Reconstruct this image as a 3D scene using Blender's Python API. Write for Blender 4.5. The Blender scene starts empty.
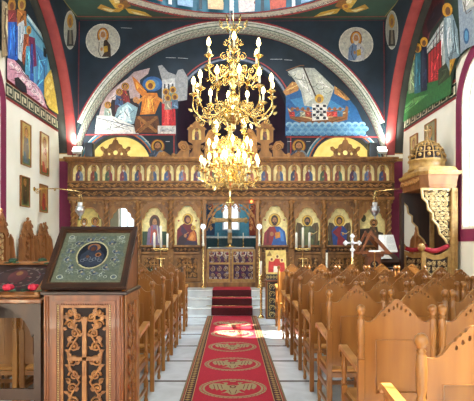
import bpy, math, random
from math import pi, sin, cos, sqrt, radians, atan2
from mathutils import Vector, Matrix
from mathutils.geometry import tessellate_polygon
random.seed(7)
SC = bpy.context.scene
COL = SC.collection

# ------------------------------------------------------------------ camera, world, sun, area lights, exposure
EYE = 1.55
F = 490.0
cam_d = bpy.data.cameras.new('camera'); cam = bpy.data.objects.new('camera', cam_d); COL.objects.link(cam)
cam.location = (0, 0, EYE); cam.rotation_euler = (pi/2, 0, 0)
cam_d.sensor_width = 36; cam_d.lens = F/474*36
cam_d.shift_x = 6/474; cam_d.shift_y = 42.5/474
cam_d.clip_start = .05; cam_d.clip_end = 200
SC.camera = cam
SC.view_settings.view_transform = 'Standard'; SC.view_settings.look = 'None'
SC.view_settings.gamma = 1.0; SC.view_settings.use_curve_mapping = False
SC.view_settings.exposure = 0.72
try:
    SC.cycles.max_bounces = 6; SC.cycles.diffuse_bounces = 4; SC.cycles.glossy_bounces = 3
    SC.cycles.caustics_reflective = False; SC.cycles.caustics_refractive = False
    SC.cycles.sample_clamp_indirect = 4.0
except Exception: pass
W = bpy.data.worlds.new('world'); SC.world = W; W.use_nodes = True
W.node_tree.nodes['Background'].inputs[0].default_value = (.86, .93, 1, 1)
W.node_tree.nodes['Background'].inputs[1].default_value = 1.0

def lamp(kind, name, loc, power, col=(1, 1, 1), size=None, size_y=None, aim=None, radius=None, spot=None, blend=.5):
    d = bpy.data.lights.new(name, kind); d.energy = power; d.color = col
    o = bpy.data.objects.new(name, d); COL.objects.link(o); o.location = loc
    if kind == 'AREA':
        d.shape = 'RECTANGLE'; d.size = size; d.size_y = size_y or size
    if kind in ('POINT', 'SPOT') and radius: d.shadow_soft_size = radius
    if kind == 'SPOT': d.spot_size = spot; d.spot_blend = blend
    if aim is not None:
        o.rotation_euler = (Vector(aim)-Vector(loc)).to_track_quat('-Z', 'Y').to_euler()
    return o
# sun comes square through the windows of the wall on the throne side
sd = bpy.data.lights.new('sun', 'SUN'); sd.energy = 110; sd.angle = radians(.6); sd.color = (1, .90, .72)
so = bpy.data.objects.new('sun', sd); COL.objects.link(so)
so.rotation_euler = Vector((-1, 0.12, -.95)).to_track_quat('-Z', 'Y').to_euler()
so.location = (8, 8.4, 9)
lamp('AREA', 'west_fill', (0, -2.6, 3.6), 180, (1, .97, .92), 7.5, 5.5, aim=(0, 9, 3.0))  # added frontal fill behind the camera, no modelled window there
lamp('AREA', 'window_daylight_south', (4.85, 8.15, 3.4), 950, (.86, .93, 1), 1.3, 3.0, aim=(0, 8.4, 2.6))
lamp('AREA', 'window_daylight_north', (-4.85, 8.15, 3.4), 560, (.9, .95, 1), 1.3, 3.0, aim=(0, 8.4, 2.6))
lamp('AREA', 'dome_fill', (0, 8.2, 9.9), 320, (.95, .97, 1), 3.0, 3.0, aim=(0, 8.4, 0))  # added fill from above for screen and floor; the dome has no windows

# ------------------------------------------------------------------ colour + materials
def lin(c): return c/12.92 if c <= .04045 else ((c+.055)/1.055)**2.4
def hx(s):
    s = s.lstrip('#'); return tuple(lin(int(s[i:i+2], 16)/255) for i in (0, 2, 4))+(1,)
MAT = {}
def nt(name):
    m = bpy.data.materials.new(name); m.use_nodes = True; MAT[name] = m
    n = m.node_tree.nodes; l = m.node_tree.links
    return m, n, l, n['Principled BSDF']
def noise_mix(n, l, b, c1, c2, scale, detail=4, stretch=None, rough=None, bump=0, lo=.3, hi=.7):
    tc = n.new('ShaderNodeTexCoord'); mp = n.new('ShaderNodeMapping'); nz = n.new('ShaderNodeTexNoise'); rp = n.new('ShaderNodeValToRGB')
    if stretch: mp.inputs['Scale'].default_value = stretch
    nz.inputs['Scale'].default_value = scale; nz.inputs['Detail'].default_value = detail
    l.new(tc.outputs['Object'], mp.inputs[0]); l.new(mp.outputs[0], nz.inputs['Vector']); l.new(nz.outputs[0], rp.inputs[0])
    rp.color_ramp.elements[0].position = lo; rp.color_ramp.elements[1].position = hi
    rp.color_ramp.elements[0].color = c1; rp.color_ramp.elements[1].color = c2
    l.new(rp.outputs[0], b.inputs['Base Color'])
    if bump:
        bp = n.new('ShaderNodeBump'); bp.inputs['Strength'].default_value = bump; bp.inputs['Distance'].default_value = .01
        l.new(nz.outputs[0], bp.inputs['Height']); l.new(bp.outputs[0], b.inputs['Normal'])
    return rp
def simple(name, c1, c2=None, rough=.5, metal=0, scale=6, stretch=None, bump=0, coat=0):
    m, n, l, b = nt(name)
    b.inputs['Roughness'].default_value = rough; b.inputs['Metallic'].default_value = metal
    if coat: b.inputs['Coat Weight'].default_value = coat
    noise_mix(n, l, b, hx(c1), hx(c2 or c1), scale, stretch=stretch, bump=bump)
    return m
simple('chair_wood', '#744318', '#a06a30', .28, scale=7, stretch=(1, 1, .12))
simple('chair_seat', '#9a642b', '#c48a48', .3, scale=7, stretch=(.2, 1, 1))
simple('carved_wood', '#64401c', '#9c6c36', .42, scale=9, stretch=(1, 1, .3))
simple('shaded_ground_wood', '#3c2713', '#5c3d1f', .55, scale=9)  # screen wood darkened: shade between the carvings put into the colour
simple('lit_relief_wood', '#8a5c2a', '#c08c4c', .36, scale=14)  # wood lightened: light on the raised carving put into the colour
simple('walnut', '#2f1a0e', '#4c2c16', .4, scale=8, stretch=(1, 1, .2))
simple('warm_carving', '#7a481f', '#a8703a', .4, scale=16)
simple('dark_wood', '#22120a', '#3a2012', .42, scale=8, stretch=(1, 1, .2))
simple('deep_recess', '#1c1009', '#2a180e', .8)
simple('stand_wood', '#5f3213', '#874a20', .35, scale=6, stretch=(3, 3, .25), coat=.2)
simple('stall_wood', '#7a4a24', '#9c6534', .5, scale=8, stretch=(1, 1, .3))
simple('pale_carving', '#b8945a', '#dcc088', .45, scale=20)
simple('gilt_wood', '#8c662e', '#b48c4e', .4, scale=14)
simple('brass', '#d9b264', '#f6e0a0', .22, 1, scale=18)
simple('silver', '#b9bcc0', '#e4e6e8', .28, 1, scale=18)
simple('navy_plaster', '#13202a', '#1e2f3e', .7, scale=2.5)
simple('green_plaster', '#20362c', '#2b4638', .75, scale=2.5)
simple('maroon_plaster', '#4a1430', '#5d1a3b', .7, scale=3)
simple('magenta_plaster', '#6b143a', '#7d1d46', .65, scale=3)
simple('red_plaster', '#7c2422', '#92342f', .6, scale=4)
simple('dark_plaster', '#1b1a14', '#2c2a20', .7, scale=4)
simple('cream_plaster', '#e0dcc6', '#ece8d6', .7, scale=1.6)
simple('grey_plaster', '#6f7468', '#8a8c7c', .7, scale=2)
simple('gold_plaster', '#e2cc78', '#f0e09a', .5, scale=5)
simple('teal_plaster', '#1f4c60', '#2f6a7e', .6, scale=3)
simple('apse_plaster', '#1d1222', '#33182c', .7, scale=3)
simple('white_marble', '#cfd2cf', '#e8eae7', .25, scale=3)
simple('white_paint', '#dfe0dc', '#f2f2ee', .45)
simple('wax', '#efe8cf', '#fbf6e4', .5)
simple('candle_tube', '#f3e6c0', '#fff4d6', .5)
simple('black_plastic', '#0c0d10', '#1b1c20', .45)
simple('red_velvet', '#8a1020', '#a4182a', .8, scale=30)
simple('red_petal', '#b8102c', '#d92a45', .55, scale=30)
simple('leaf_green', '#16301a', '#2c5230', .6, scale=30)
simple('white_petal', '#d8dde4', '#f5f7fa', .6, scale=30)
simple('paper', '#e4e2d8', '#f4f2ea', .8, scale=60)
simple('dark_carpet', '#3a0f12', '#5c1a1c', .95, scale=60)
simple('red_carpet', '#a81428', '#c02038', .95, scale=60)
def emit(name, col, s):
    m, n, l, b = nt(name)
    b.inputs['Base Color'].default_value = hx(col); b.inputs['Emission Color'].default_value = hx(col); b.inputs['Emission Strength'].default_value = s
emit('bulb_glow', '#ffdf90', 9)
emit('flood_glow', '#f4fff4', 14)
emit('red_glow', '#ff6a30', 5)
m, n, l, b = nt('paint')     # painted colours carried by the mesh
at = n.new('ShaderNodeVertexColor'); at.layer_name = 'Col'
tc = n.new('ShaderNodeTexCoord'); nz = n.new('ShaderNodeTexNoise'); nz.inputs['Scale'].default_value = 14; nz.inputs['Detail'].default_value = 5
mr = n.new('ShaderNodeMapRange'); mr.inputs[1].default_value = .25; mr.inputs[2].default_value = .75; mr.inputs[3].default_value = .72; mr.inputs[4].default_value = 1.2
mx = n.new('ShaderNodeMix'); mx.data_type = 'RGBA'; mx.blend_type = 'MULTIPLY'; mx.inputs[0].default_value = 1
l.new(tc.outputs['Object'], nz.inputs['Vector']); l.new(nz.outputs[0], mr.inputs[0]); l.new(at.outputs[0], mx.inputs[6]); l.new(mr.outputs[0], mx.inputs[7]); l.new(mx.outputs[2], b.inputs['Base Color'])
b.inputs['Roughness'].default_value = .6
nz2 = n.new('ShaderNodeTexNoise'); nz2.inputs['Scale'].default_value = 30; nz2.inputs['Detail'].default_value = 6; nz2.inputs['Distortion'].default_value = 1.2
cr = n.new('ShaderNodeValToRGB'); cr.color_ramp.elements[0].position = .34; cr.color_ramp.elements[1].position = .66
cr.color_ramp.elements[0].color = (.42, .44, .55, 1); cr.color_ramp.elements[1].color = (1.0, .96, .86, 1)
e_ = cr.color_ramp.elements.new(.5); e_.color = (.86, .80, .74, 1)
mx2 = n.new('ShaderNodeMix'); mx2.data_type = 'RGBA'; mx2.blend_type = 'MULTIPLY'; mx2.inputs[0].default_value = .75
l.new(tc.outputs['Object'], nz2.inputs['Vector']); l.new(nz2.outputs[0], cr.inputs[0]); l.new(mx.outputs[2], mx2.inputs[6]); l.new(cr.outputs[0], mx2.inputs[7]); l.new(mx2.outputs[2], b.inputs['Base Color'])
m2 = m.copy(); m2.name = 'icon_paint'; MAT['icon_paint'] = m2; m2.node_tree.nodes[mx2.name].inputs[0].default_value = .25; m2.node_tree.nodes['Principled BSDF'].inputs['Roughness'].default_value = .4
m3 = m.copy(); m3.name = 'carpet_pile'; MAT['carpet_pile'] = m3; m3.node_tree.nodes[mx2.name].inputs[0].default_value = .15; m3.node_tree.nodes['Principled BSDF'].inputs['Roughness'].default_value = .97
m3.node_tree.nodes['Noise Texture'].inputs['Scale'].default_value = 90
m4 = m.copy(); m4.name = 'embossed_metal'; MAT['embossed_metal'] = m4; m4.node_tree.nodes['Principled BSDF'].inputs['Roughness'].default_value = .3
m4.node_tree.nodes['Principled BSDF'].inputs['Metallic'].default_value = .25; m4.node_tree.nodes[mx2.name].inputs[0].default_value = .5; m4.node_tree.nodes['Noise Texture.001'].inputs['Scale'].default_value = 75
m4.node_tree.nodes['Noise Texture'].inputs['Scale'].default_value = 55
# marble floor: pale slabs with dark bands
m, n, l, b = nt('marble_floor')
tc = n.new('ShaderNodeTexCoord'); br = n.new('ShaderNodeTexBrick'); br.offset = 0
mp = n.new('ShaderNodeMapping'); mp.inputs['Location'].default_value = (.08, .14, 0)
br.inputs['Scale'].default_value = 1; br.inputs['Brick Width'].default_value = 3.4; br.inputs['Row Height'].default_value = .94; br.inputs['Mortar Size'].default_value = .035
br.inputs['Color1'].default_value = hx('#cdd5da'); br.inputs['Color2'].default_value = hx('#dbe1e3'); br.inputs['Mortar'].default_value = hx('#6d6a66'); br.inputs['Mortar Smooth'].default_value = .1
nz = n.new('ShaderNodeTexNoise'); nz.inputs['Scale'].default_value = 2.2; nz.inputs['Detail'].default_value = 8; nz.inputs['Distortion'].default_value = 1.6
mr = n.new('ShaderNodeMapRange'); mr.inputs[1].default_value = .3; mr.inputs[2].default_value = .7; mr.inputs[3].default_value = .85; mr.inputs[4].default_value = 1.1
mx = n.new('ShaderNodeMix'); mx.data_type = 'RGBA'; mx.blend_type = 'MULTIPLY'; mx.inputs[0].default_value = 1
l.new(tc.outputs['Object'], mp.inputs[0]); l.new(mp.outputs[0], br.inputs['Vector']); l.new(tc.outputs['Object'], nz.inputs['Vector']); l.new(nz.outputs[0], mr.inputs[0])
l.new(br.outputs[0], mx.inputs[6]); l.new(mr.outputs[0], mx.inputs[7]); l.new(mx.outputs[2], b.inputs['Base Color']); b.inputs['Roughness'].default_value = .22
# glass, with a pale blue glow added for the daylight in the panes
m, n, l, b = nt('window_glass')
b.inputs['Base Color'].default_value = (.9, .95, 1, 1); b.inputs['Roughness'].default_value = .05
tr = n.new('ShaderNodeBsdfTransparent'); tr.inputs[0].default_value = (.93, .97, 1, 1); ms = n.new('ShaderNodeMixShader'); ms.inputs[0].default_value = .5
b.inputs['Base Color'].default_value = hx('#b9cfe0'); b.inputs['Emission Color'].default_value = hx('#c6dcf0'); b.inputs['Emission Strength'].default_value = .75; b.inputs['Roughness'].default_value = .35
l.new(tr.outputs[0], ms.inputs[1]); l.new(b.outputs[0], ms.inputs[2]); l.new(ms.outputs[0], n['Material Output'].inputs[0])
m, n, l, b = nt('smoky_panel')
b.inputs['Base Color'].default_value = hx('#3b3f45'); b.inputs['Roughness'].default_value = .15

# ------------------------------------------------------------------ mesh builder
class MB:
    def __init__(s): s.v = []; s.f = []; s.c = []; s.mi = []; s.sm = []; s.mats = []; s.cur = 0; s.col = (1, 1, 1, 1); s.M = None; s.smooth = False
    def use(s, m):
        if m not in s.mats: s.mats.append(m)
        s.cur = s.mats.index(m); return s
    def add(s, vs, fs, smooth=None):
        o = len(s.v)
        s.v += [tuple(s.M @ Vector(p)) for p in vs] if s.M is not None else [tuple(p) for p in vs]
        sm = s.smooth if smooth is None else smooth
        for f in fs: s.f.append([i+o for i in f]); s.mi.append(s.cur); s.c.append(s.col); s.sm.append(sm)
    def box(s, x0, x1, y0, y1, z0, z1):
        s.add([(x0,y0,z0),(x1,y0,z0),(x1,y1,z0),(x0,y1,z0),(x0,y0,z1),(x1,y0,z1),(x1,y1,z1),(x0,y1,z1)],
              [(3,2,1,0),(4,5,6,7),(0,1,5,4),(1,2,6,5),(2,3,7,6),(3,0,4,7)], False); return s
    def bbox(s, x0, x1, y0, y1, z0, z1, b=.006):      # box with a bevel on every side
        vs = []; fs = []
        for (z, i) in ((z0, b), (z0+b, 0), (z1-b, 0), (z1, b)):
            X0, X1, Y0, Y1 = x0+i, x1-i, y0+i, y1-i
            k = b if i == 0 else b*.6
            vs += [(X0+k,Y0,z),(X1-k,Y0,z),(X1,Y0+k,z),(X1,Y1-k,z),(X1-k,Y1,z),(X0+k,Y1,z),(X0,Y1-k,z),(X0,Y0+k,z)]
        for r in range(3):
            for j in range(8): a = r*8+j; c = r*8+(j+1) % 8; fs.append((a, c, c+8, a+8))
        fs.append(tuple(range(7, -1, -1))); fs.append(tuple(range(24, 32)))
        s.add(vs, fs, False); return s
    def prism(s, loops, y0, y1, sides=True):            # outline(s) in XZ, extruded along Y; further loops are holes
        loops = [[(p[0], p[1]) for p in L] for L in loops]
        flat = [p for L in loops for p in L]; N = len(flat)
        tris = tessellate_polygon([[Vector((x, z, 0)) for x, z in L] for L in loops])
        vs = [(x, y0, z) for x, z in flat]+[(x, y1, z) for x, z in flat]; fs = []
        for t in tris:
            (ax, az), (bx, bz), (cx, cz) = flat[t[0]], flat[t[1]], flat[t[2]]
            if (bx-ax)*(cz-az)-(bz-az)*(cx-ax) < 0: t = (t[0], t[2], t[1])
            fs.append(tuple(t)); fs.append((t[2]+N, t[1]+N, t[0]+N))
        if sides:
            o = 0
            for L in loops:
                k = len(L)
                for i in range(k): a = o+i; b = o+(i+1) % k; fs.append((b, a, a+N, b+N))
                o += k
        s.add(vs, fs, False); return s
    def lathe(s, prof, c=(0, 0, 0), n=12, smooth=True, a0=0, a1=2*pi, sy=1):   # prof [(r,z)]
        full = abs(a1-a0-2*pi) < 1e-6; m = n if full else n+1; vs = []; fs = []
        for r, z in prof:
            for i in range(m): a = a0+(a1-a0)*i/n; vs.append((c[0]+r*cos(a), c[1]+r*sin(a)*sy, c[2]+z))
        for k in range(len(prof)-1):
            for i in range(n): j = (i+1) % m; fs.append((k*m+i, k*m+j, (k+1)*m+j, (k+1)*m+i))
        if full:
            if prof[0][0] > 1e-5: fs.append(tuple(range(m-1, -1, -1)))
            if prof[-1][0] > 1e-5: k = (len(prof)-1)*m; fs.append(tuple(range(k, k+m)))
        s.add(vs, fs, smooth); return s
    def ball(s, c, r, n=10, rz=None):
        rz = rz or r; h = max(4, n//2)
        return s.lathe([(max(r*sin(pi*k/h), 1e-6), -rz*cos(pi*k/h)) for k in range(h+1)], c, n)
    def tube(s, pts, r, n=5, taper=None, flat=1.0):
        pts = [Vector(p) for p in pts]; m = len(pts); vs = []; fs = []
        up = Vector((0, 1, 0))
        for i, p in enumerate(pts):
            t = (pts[min(i+1, m-1)]-pts[max(i-1, 0)])
            t = t.normalized() if t.length > 1e-9 else Vector((0, 0, 1))
            a = up - t*up.dot(t)
            if a.length < .1: a = Vector((1, 0, 0)) - t*t.x
            a.normalize(); b = t.cross(a)
            rr = r if taper is None else r*(taper[0]+(taper[1]-taper[0])*i/(m-1))
            for k in range(n): w = 2*pi*k/n; vs.append(p+a*cos(w)*rr*flat+b*sin(w)*rr)
        for i in range(m-1):
            for k in range(n): j = (k+1) % n; fs.append((i*n+k, i*n+j, (i+1)*n+j, (i+1)*n+k))
        fs.append(tuple(range(n-1, -1, -1))); fs.append(tuple(range((m-1)*n, m*n)))
        s.add(vs, fs, True); return s
    def spiral(s, cx, cz, r0, a0, turns, y=0, r=.008, steps=14, shrink=.15, n=4, tip=True):   # scroll in the XZ plane
        pts = []
        for i in range(steps+1):
            t = i/steps; rad = r0*(1-(1-shrink)*t); a = a0+turns*2*pi*t
            pts.append((cx+rad*cos(a), y, cz+rad*sin(a)))
        s.tube(pts, r, n, (1, .6))
        if tip: s.ball(pts[-1], r*1.6, 6)
        return s
    def leaf(s, x, z, ang, L, w, y=0, t=.006):
        ca, sa = cos(ang), sin(ang)
        P = [(0, 0), (.3, .5), (.65, .38), (1, 0), (.65, -.38), (.3, -.5)]
        s.prism([[(x+ca*u*L-sa*v*w, z+sa*u*L+ca*v*w) for u, v in P][::-1]], y-t, y+t); return s
    def build(s, name, parent=None, **props):
        me = bpy.data.meshes.new(name); me.from_pydata(s.v, [], s.f)
        for mname in s.mats: me.materials.append(MAT[mname])
        if s.mi: me.polygons.foreach_set('material_index', s.mi); me.polygons.foreach_set('use_smooth', s.sm)
        if any(mn in ('paint', 'icon_paint', 'carpet_pile', 'embossed_metal') for mn in s.mats):
            ca = me.color_attributes.new('Col', 'FLOAT_COLOR', 'CORNER'); buf = []
            for f, c in zip(s.f, s.c): buf += list(c)*len(f)
            ca.data.foreach_set('color', buf)
        me.update()
        o = bpy.data.objects.new(name, me); COL.objects.link(o)
        if parent is not None: o.parent = parent
        for k, v in props.items(): o[k] = v
        return o

def T(x=0, y=0, z=0, rz=0, rx=0): return Matrix.Translation((x, y, z)) @ Matrix.Rotation(rz, 4, 'Z') @ Matrix.Rotation(rx, 4, 'X')
def thing(name, label, cat, loc=(0, 0, 0), rz=0, group=None):
    o = bpy.data.objects.new(name, None); COL.objects.link(o); o.empty_display_size = .1
    o.location = loc; o.rotation_euler = (0, 0, rz); o['label'] = label; o['category'] = cat
    if group: o['group'] = group
    return o
def tag(o, label, cat, group=None):
    o['label'] = label; o['category'] = cat
    if group: o['group'] = group
    return o
def struct(mb, name, parent=None):
    o = mb.build(name, parent)
    if parent is None: o['kind'] = 'structure'
    return o
def dup(root, loc, label, group=None):
    r = root.copy(); COL.objects.link(r); r.location = loc; r['label'] = label
    if group: r['group'] = group
    for ch in list(root.children):
        c = ch.copy(); COL.objects.link(c); c.parent = r
        for g in list(ch.children): d = g.copy(); COL.objects.link(d); d.parent = c
    return r
def arc(cx, cz, r, a0, a1, n): return [(cx+r*cos(a0+(a1-a0)*i/n), cz+r*sin(a0+(a1-a0)*i/n)) for i in range(n+1)]

# ------------------------------------------------------------------ painting on surfaces
class Paint(MB):
    """flat strokes and shapes of colour; fmap(a,b,o) -> point at offset o in front of the surface"""
    def __init__(s, fmap, mat='paint', eps=.0003, base=.003):
        super().__init__(); s.folds = False; s.rg = random.Random(21); s.fm = fmap; s.use(mat); s.o = base; s.eps = eps
    def poly(s, pts, col):
        s.col = hx(col); P = [s.fm(a, b, s.o) for a, b in pts]; s.o += s.eps
        if len(P) > 4:
            tr = tessellate_polygon([[Vector((a, b, 0)) for a, b in pts]]); s.add(P, [tuple(t) for t in tr])
        else: s.add(P, [tuple(range(len(P)))])
        if s.folds:                                            # brushed drapery and rock strokes inside a painted shape
            n = len(pts); ar = abs(sum(pts[i][0]*pts[(i+1) % n][1]-pts[(i+1) % n][0]*pts[i][1] for i in range(n)))/2
            if 25 < ar < 700:
                cx = sum(q[0] for q in pts)/n; cy = sum(q[1] for q in pts)/n; base = [int(col[i:i+2], 16) for i in (1, 3, 5)]
                for k in range(3+int(ar/40)):
                    f = s.rg.choice((.55, .7, 1.35, 1.6)); c = '#%02x%02x%02x' % tuple(min(255, int(v*f+(12 if f > 1 else 0))) for v in base)
                    i, j = s.rg.randrange(n), s.rg.randrange(n); u, v = s.rg.uniform(.35, .85), s.rg.uniform(.1, .7); w_ = s.rg.uniform(-.35, .35)
                    A = (cx+(pts[i][0]-cx)*u, cy+(pts[i][1]-cy)*u); B = (cx+(pts[j][0]-cx)*v+w_, cy+(pts[j][1]-cy)*v)
                    M_ = ((A[0]+B[0])/2+s.rg.uniform(-.8, .8), (A[1]+B[1])/2+s.rg.uniform(-.8, .8))
                    s.line([A, M_, B], s.rg.uniform(.35, .9), c); s.o -= s.eps*.5
    def ell(s, cx, cy, rx, ry, col, n=18, a=0):
        ca, sa = cos(a), sin(a)
        s.col = hx(col); P = [s.fm(cx+rx*cos(t)*ca-ry*sin(t)*sa, cy+rx*cos(t)*sa+ry*sin(t)*ca, s.o) for t in [2*pi*i/n for i in range(n)]]; s.o += s.eps
        s.add(P, [tuple(range(n))])
    def ring(s, cx, cy, rx, ry, w, col, n=24, a0=0, a1=2*pi):
        s.col = hx(col); P = []
        for i in range(n+1):
            t = a0+(a1-a0)*i/n; P += [s.fm(cx+rx*cos(t), cy+ry*sin(t), s.o), s.fm(cx+(rx-w)*cos(t), cy+(ry-w*ry/rx)*sin(t), s.o)]
        s.o += s.eps; s.add(P, [(2*i, 2*i+2, 2*i+3, 2*i+1) for i in range(n)])
    def line(s, pts, w, col):
        s.col = hx(col); m = len(pts); P = []
        for i, (x, y) in enumerate(pts):
            x0, y0 = pts[max(i-1, 0)]; x1, y1 = pts[min(i+1, m-1)]; dx, dy = x1-x0, y1-y0; L = sqrt(dx*dx+dy*dy) or 1
            P += [s.fm(x-dy/L*w/2, y+dx/L*w/2, s.o), s.fm(x+dy/L*w/2, y-dx/L*w/2, s.o)]
        s.o += s.eps; s.add(P, [(2*i, 2*i+2, 2*i+3, 2*i+1) for i in range(m-1)])
    # a figure: (x,y) feet or hem centre, h height (sign gives the up direction), full or bust
    def figure(s, x, y, h, robe, mantle, halo='#c9962e', hair='#3a2414', skin='#b98252', beard=None, full=True, lean=0, veil=None, up=1, w=1, book=False, wings=None):
        H = abs(h); u = up
        def q(a, b): return (x+a*H*w+lean*b*H, y+u*b*H)
        hs = .09 if full else .15; hy = .86 if full else .72
        if wings:
            for sx in (-1, 1): s.poly([q(sx*.12, hy-.12), q(sx*.42, hy+.08), q(sx*.46, hy-.3), q(sx*.3, .15), q(sx*.14, .3)], wings)
        s.ell(*q(0, hy), hs*1.75*H*w, hs*1.75*H, halo)
        s.ring(*q(0, hy), hs*1.75*H*w, hs*1.75*H, hs*.22*H*w, '#7a3a1c')
        if full:
            s.poly([q(-.14, .70), q(.14, .70), q(.2, .35), q(.18, 0), q(-.18, 0), q(-.2, .35)], robe)
            s.poly([q(-.15, .71), q(.02, .72), q(.14, .45), q(.2, .18), q(.08, .05), q(-.05, .3), q(-.19, .3)], mantle)
            for k in (-.1, 0, .09): s.line([q(k, .55), q(k*1.3, .04)], .012*H, '#2a2030')
            s.poly([q(-.14, .68), q(.02, .48), q(.1, .52), q(-.06, .6)], robe)
            s.ell(*q(.06, .53), .03*H*w, .03*H, skin)
        else:
            s.poly([q(-.17, .56), q(-.08, .6), q(.08, .6), q(.17, .56), q(.33, .4), q(.36, 0), q(-.36, 0), q(-.33, .4)], robe)
            s.poly([q(.04, .58), q(.17, .56), q(.33, .4), q(.36, 0), q(-.05, 0), q(.1, .2), q(.02, .36)], mantle)
            s.line([q(-.16, .5), q(-.2, .2), q(-.1, .02)], .02*H, '#20182a'); s.line([q(.2, .45), q(.14, .2)], .02*H, '#20182a')
            s.ell(*q(-.06, .26), .055*H*w, .06*H, skin)
            if book: s.poly([q(.04, .14), q(.22, .18), q(.2, .38), q(.02, .34)], '#c9a03a')
        s.ell(*q(0, hy+.01), hs*1.05*H*w, hs*1.18*H, veil or hair)
        s.poly([q(-.04, hy), q(.04, hy), q(.05, hy-.17), q(-.05, hy-.17)], veil or skin)
        s.ell(*q(0, hy-.01), hs*.74*H*w, hs*.95*H, skin)
        if beard: s.ell(*q(0, hy-hs*.72), hs*.62*H*w, hs*.62*H, beard); s.ell(*q(0, hy-hs*.1), hs*.5*H*w, hs*.45*H, skin)
        e = hs*.28
        for sx in (-1, 1): s.ell(*q(sx*e, hy+.01), hs*.12*H*w, hs*.07*H, '#20140c', 8)
        s.line([q(0, hy+.005), q(0, hy-hs*.35)], hs*.09*H, '#7d4a2a')
ROBES = [('#7a2330', '#2f4f7a'), ('#3b5a8a', '#8a4a3a'), ('#8a3a2a', '#4a6f5a'), ('#27405f', '#a8552e'), ('#6a7fa8', '#b06a5a'), ('#41603f', '#8d2f2c'), ('#9a7a4a', '#3d5c86'), ('#5a2f52', '#7f93a8')]
def on_plane_y(Y): return lambda a, b, o: ((a-231)*Y/F, Y-o, EYE+(243-b)*Y/F)          # photo coordinates of a wall facing the nave
def on_plane_x(X):
    s = 1 if X > 0 else -1
    return lambda a, b, o: (X-s*o, F*abs(X)/max(abs(a-231), 1), EYE+(243-b)*abs(X)/max(abs(a-231), 1))
def on_plane_z(Z): return lambda a, b, o: ((a-231)*(Z-EYE)/(243-b), F*(Z-EYE)/(243-b), Z-o)
def metric_y(x0, Y, z0): return lambda a, b, o: (x0+a, Y-o, z0+b)
# ------------------------------------------------------------------ dimensions
WX, PX = 4.2, 3.8            # side wall, inner face of the piers and side arches
YI, YE, YT = 11.9, 12.1, 12.6 # icon screen, chancel arch wall, painted wall behind it
ZC = 7.07                     # ceiling under the dome
YD, RD = 8.4, 3.72
ZS = .48                      # raised floor before the screen

# ================================================================== SETTING
b = MB().use('marble_floor'); b.box(-4.6, 4.6, -3.4, 11.1, -.1, 0); struct(b, 'floor')
# raised sanctuary floor with three steps
b = MB().use('white_marble')
b.box(-4.2, 4.2, 10.46, 15.6, 0, .16); b.box(-4.2, 4.2, 10.78, 15.6, .16, .32); b.box(-4.2, 4.2, 11.10, 15.6, .32, ZS)
for y, z in ((10.44, .16), (10.76, .32), (11.08, ZS)): b.bbox(-4.2, 4.2, y, y+.34, z-.03, z+.002, .01)
st = b.build('floor_sanctuary_steps'); st['kind'] = 'structure'

# side walls
def side_wall(sg, name, wins):
    b = MB().use('cream_plaster')
    b.M = Matrix.Rotation(0, 4, 'Z')
    R = Matrix(((0, sg, 0, sg*WX), (1, 0, 0, 0), (0, 0, 1, 0), (0, 0, 0, 1)))   # local x -> world Y, local y -> outward
    b.M = R
    holes = [[(c-.735, 1.85), (c+.735, 1.85)]+arc(c, 4.05, .735, 0, pi, 16) for c in wins]
    b.prism([[(-3.2, 0), (15.6, 0), (15.6, ZC+.6), (-3.2, ZC+.6)]]+holes, 0, .5)
    w = struct(b, name)
    # painted border round the windows
    for c in wins:
        p = MB().use('magenta_plaster'); p.M = R
        outer = [(c-1.0, 1.58), (c+1.0, 1.58)]+arc(c, 4.05, 1.0, 0, pi, 18); inner = [(c-.79, 1.80), (c+.79, 1.80)]+arc(c, 4.05, .79, 0, pi, 18)
        p.prism([outer, inner], -.012, .0); p.build('painted_border', w)
    return w, R
wl, RL = side_wall(-1, 'wall_left', [8.135, 2.4, -.6])
wr, RR = side_wall(1, 'wall_right', [8.135, 1.95, -.6])
def window(R, c, k):
    fr = MB().use('white_paint'); fr.M = R
    y = .12
    outer = [(c-.735, 1.85), (c+.735, 1.85)]+arc(c, 4.05, .735, 0, pi, 16); inner = [(c-.685, 1.90), (c+.685, 1.90)]+arc(c, 4.05, .685, 0, pi, 16)
    fr.prism([outer, inner], y, y+.06)
    for z in [1.9+.42*i for i in range(1, 7)]: fr.box(c-.685, c+.685, y+.01, y+.05, z-.012, z+.012)
    for x in (c-.46, c-.23, c, c+.23, c+.46): fr.box(x-.012, x+.012, y+.01, y+.05, 1.9, 4.05+sqrt(.7**2-(x-c)**2))
    w = fr.build('window_%d' % k); w['kind'] = 'structure'
    g = MB().use('window_glass'); g.M = R; g.prism([inner], y+.028, y+.034); g.build('pane', w)
    return w
k = 1
for R, cs in ((RL, [8.135, 2.4, -.6]), (RR, [8.135, 1.95, -.6])):
    for c in cs: window(R, c, k); k += 1

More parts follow.
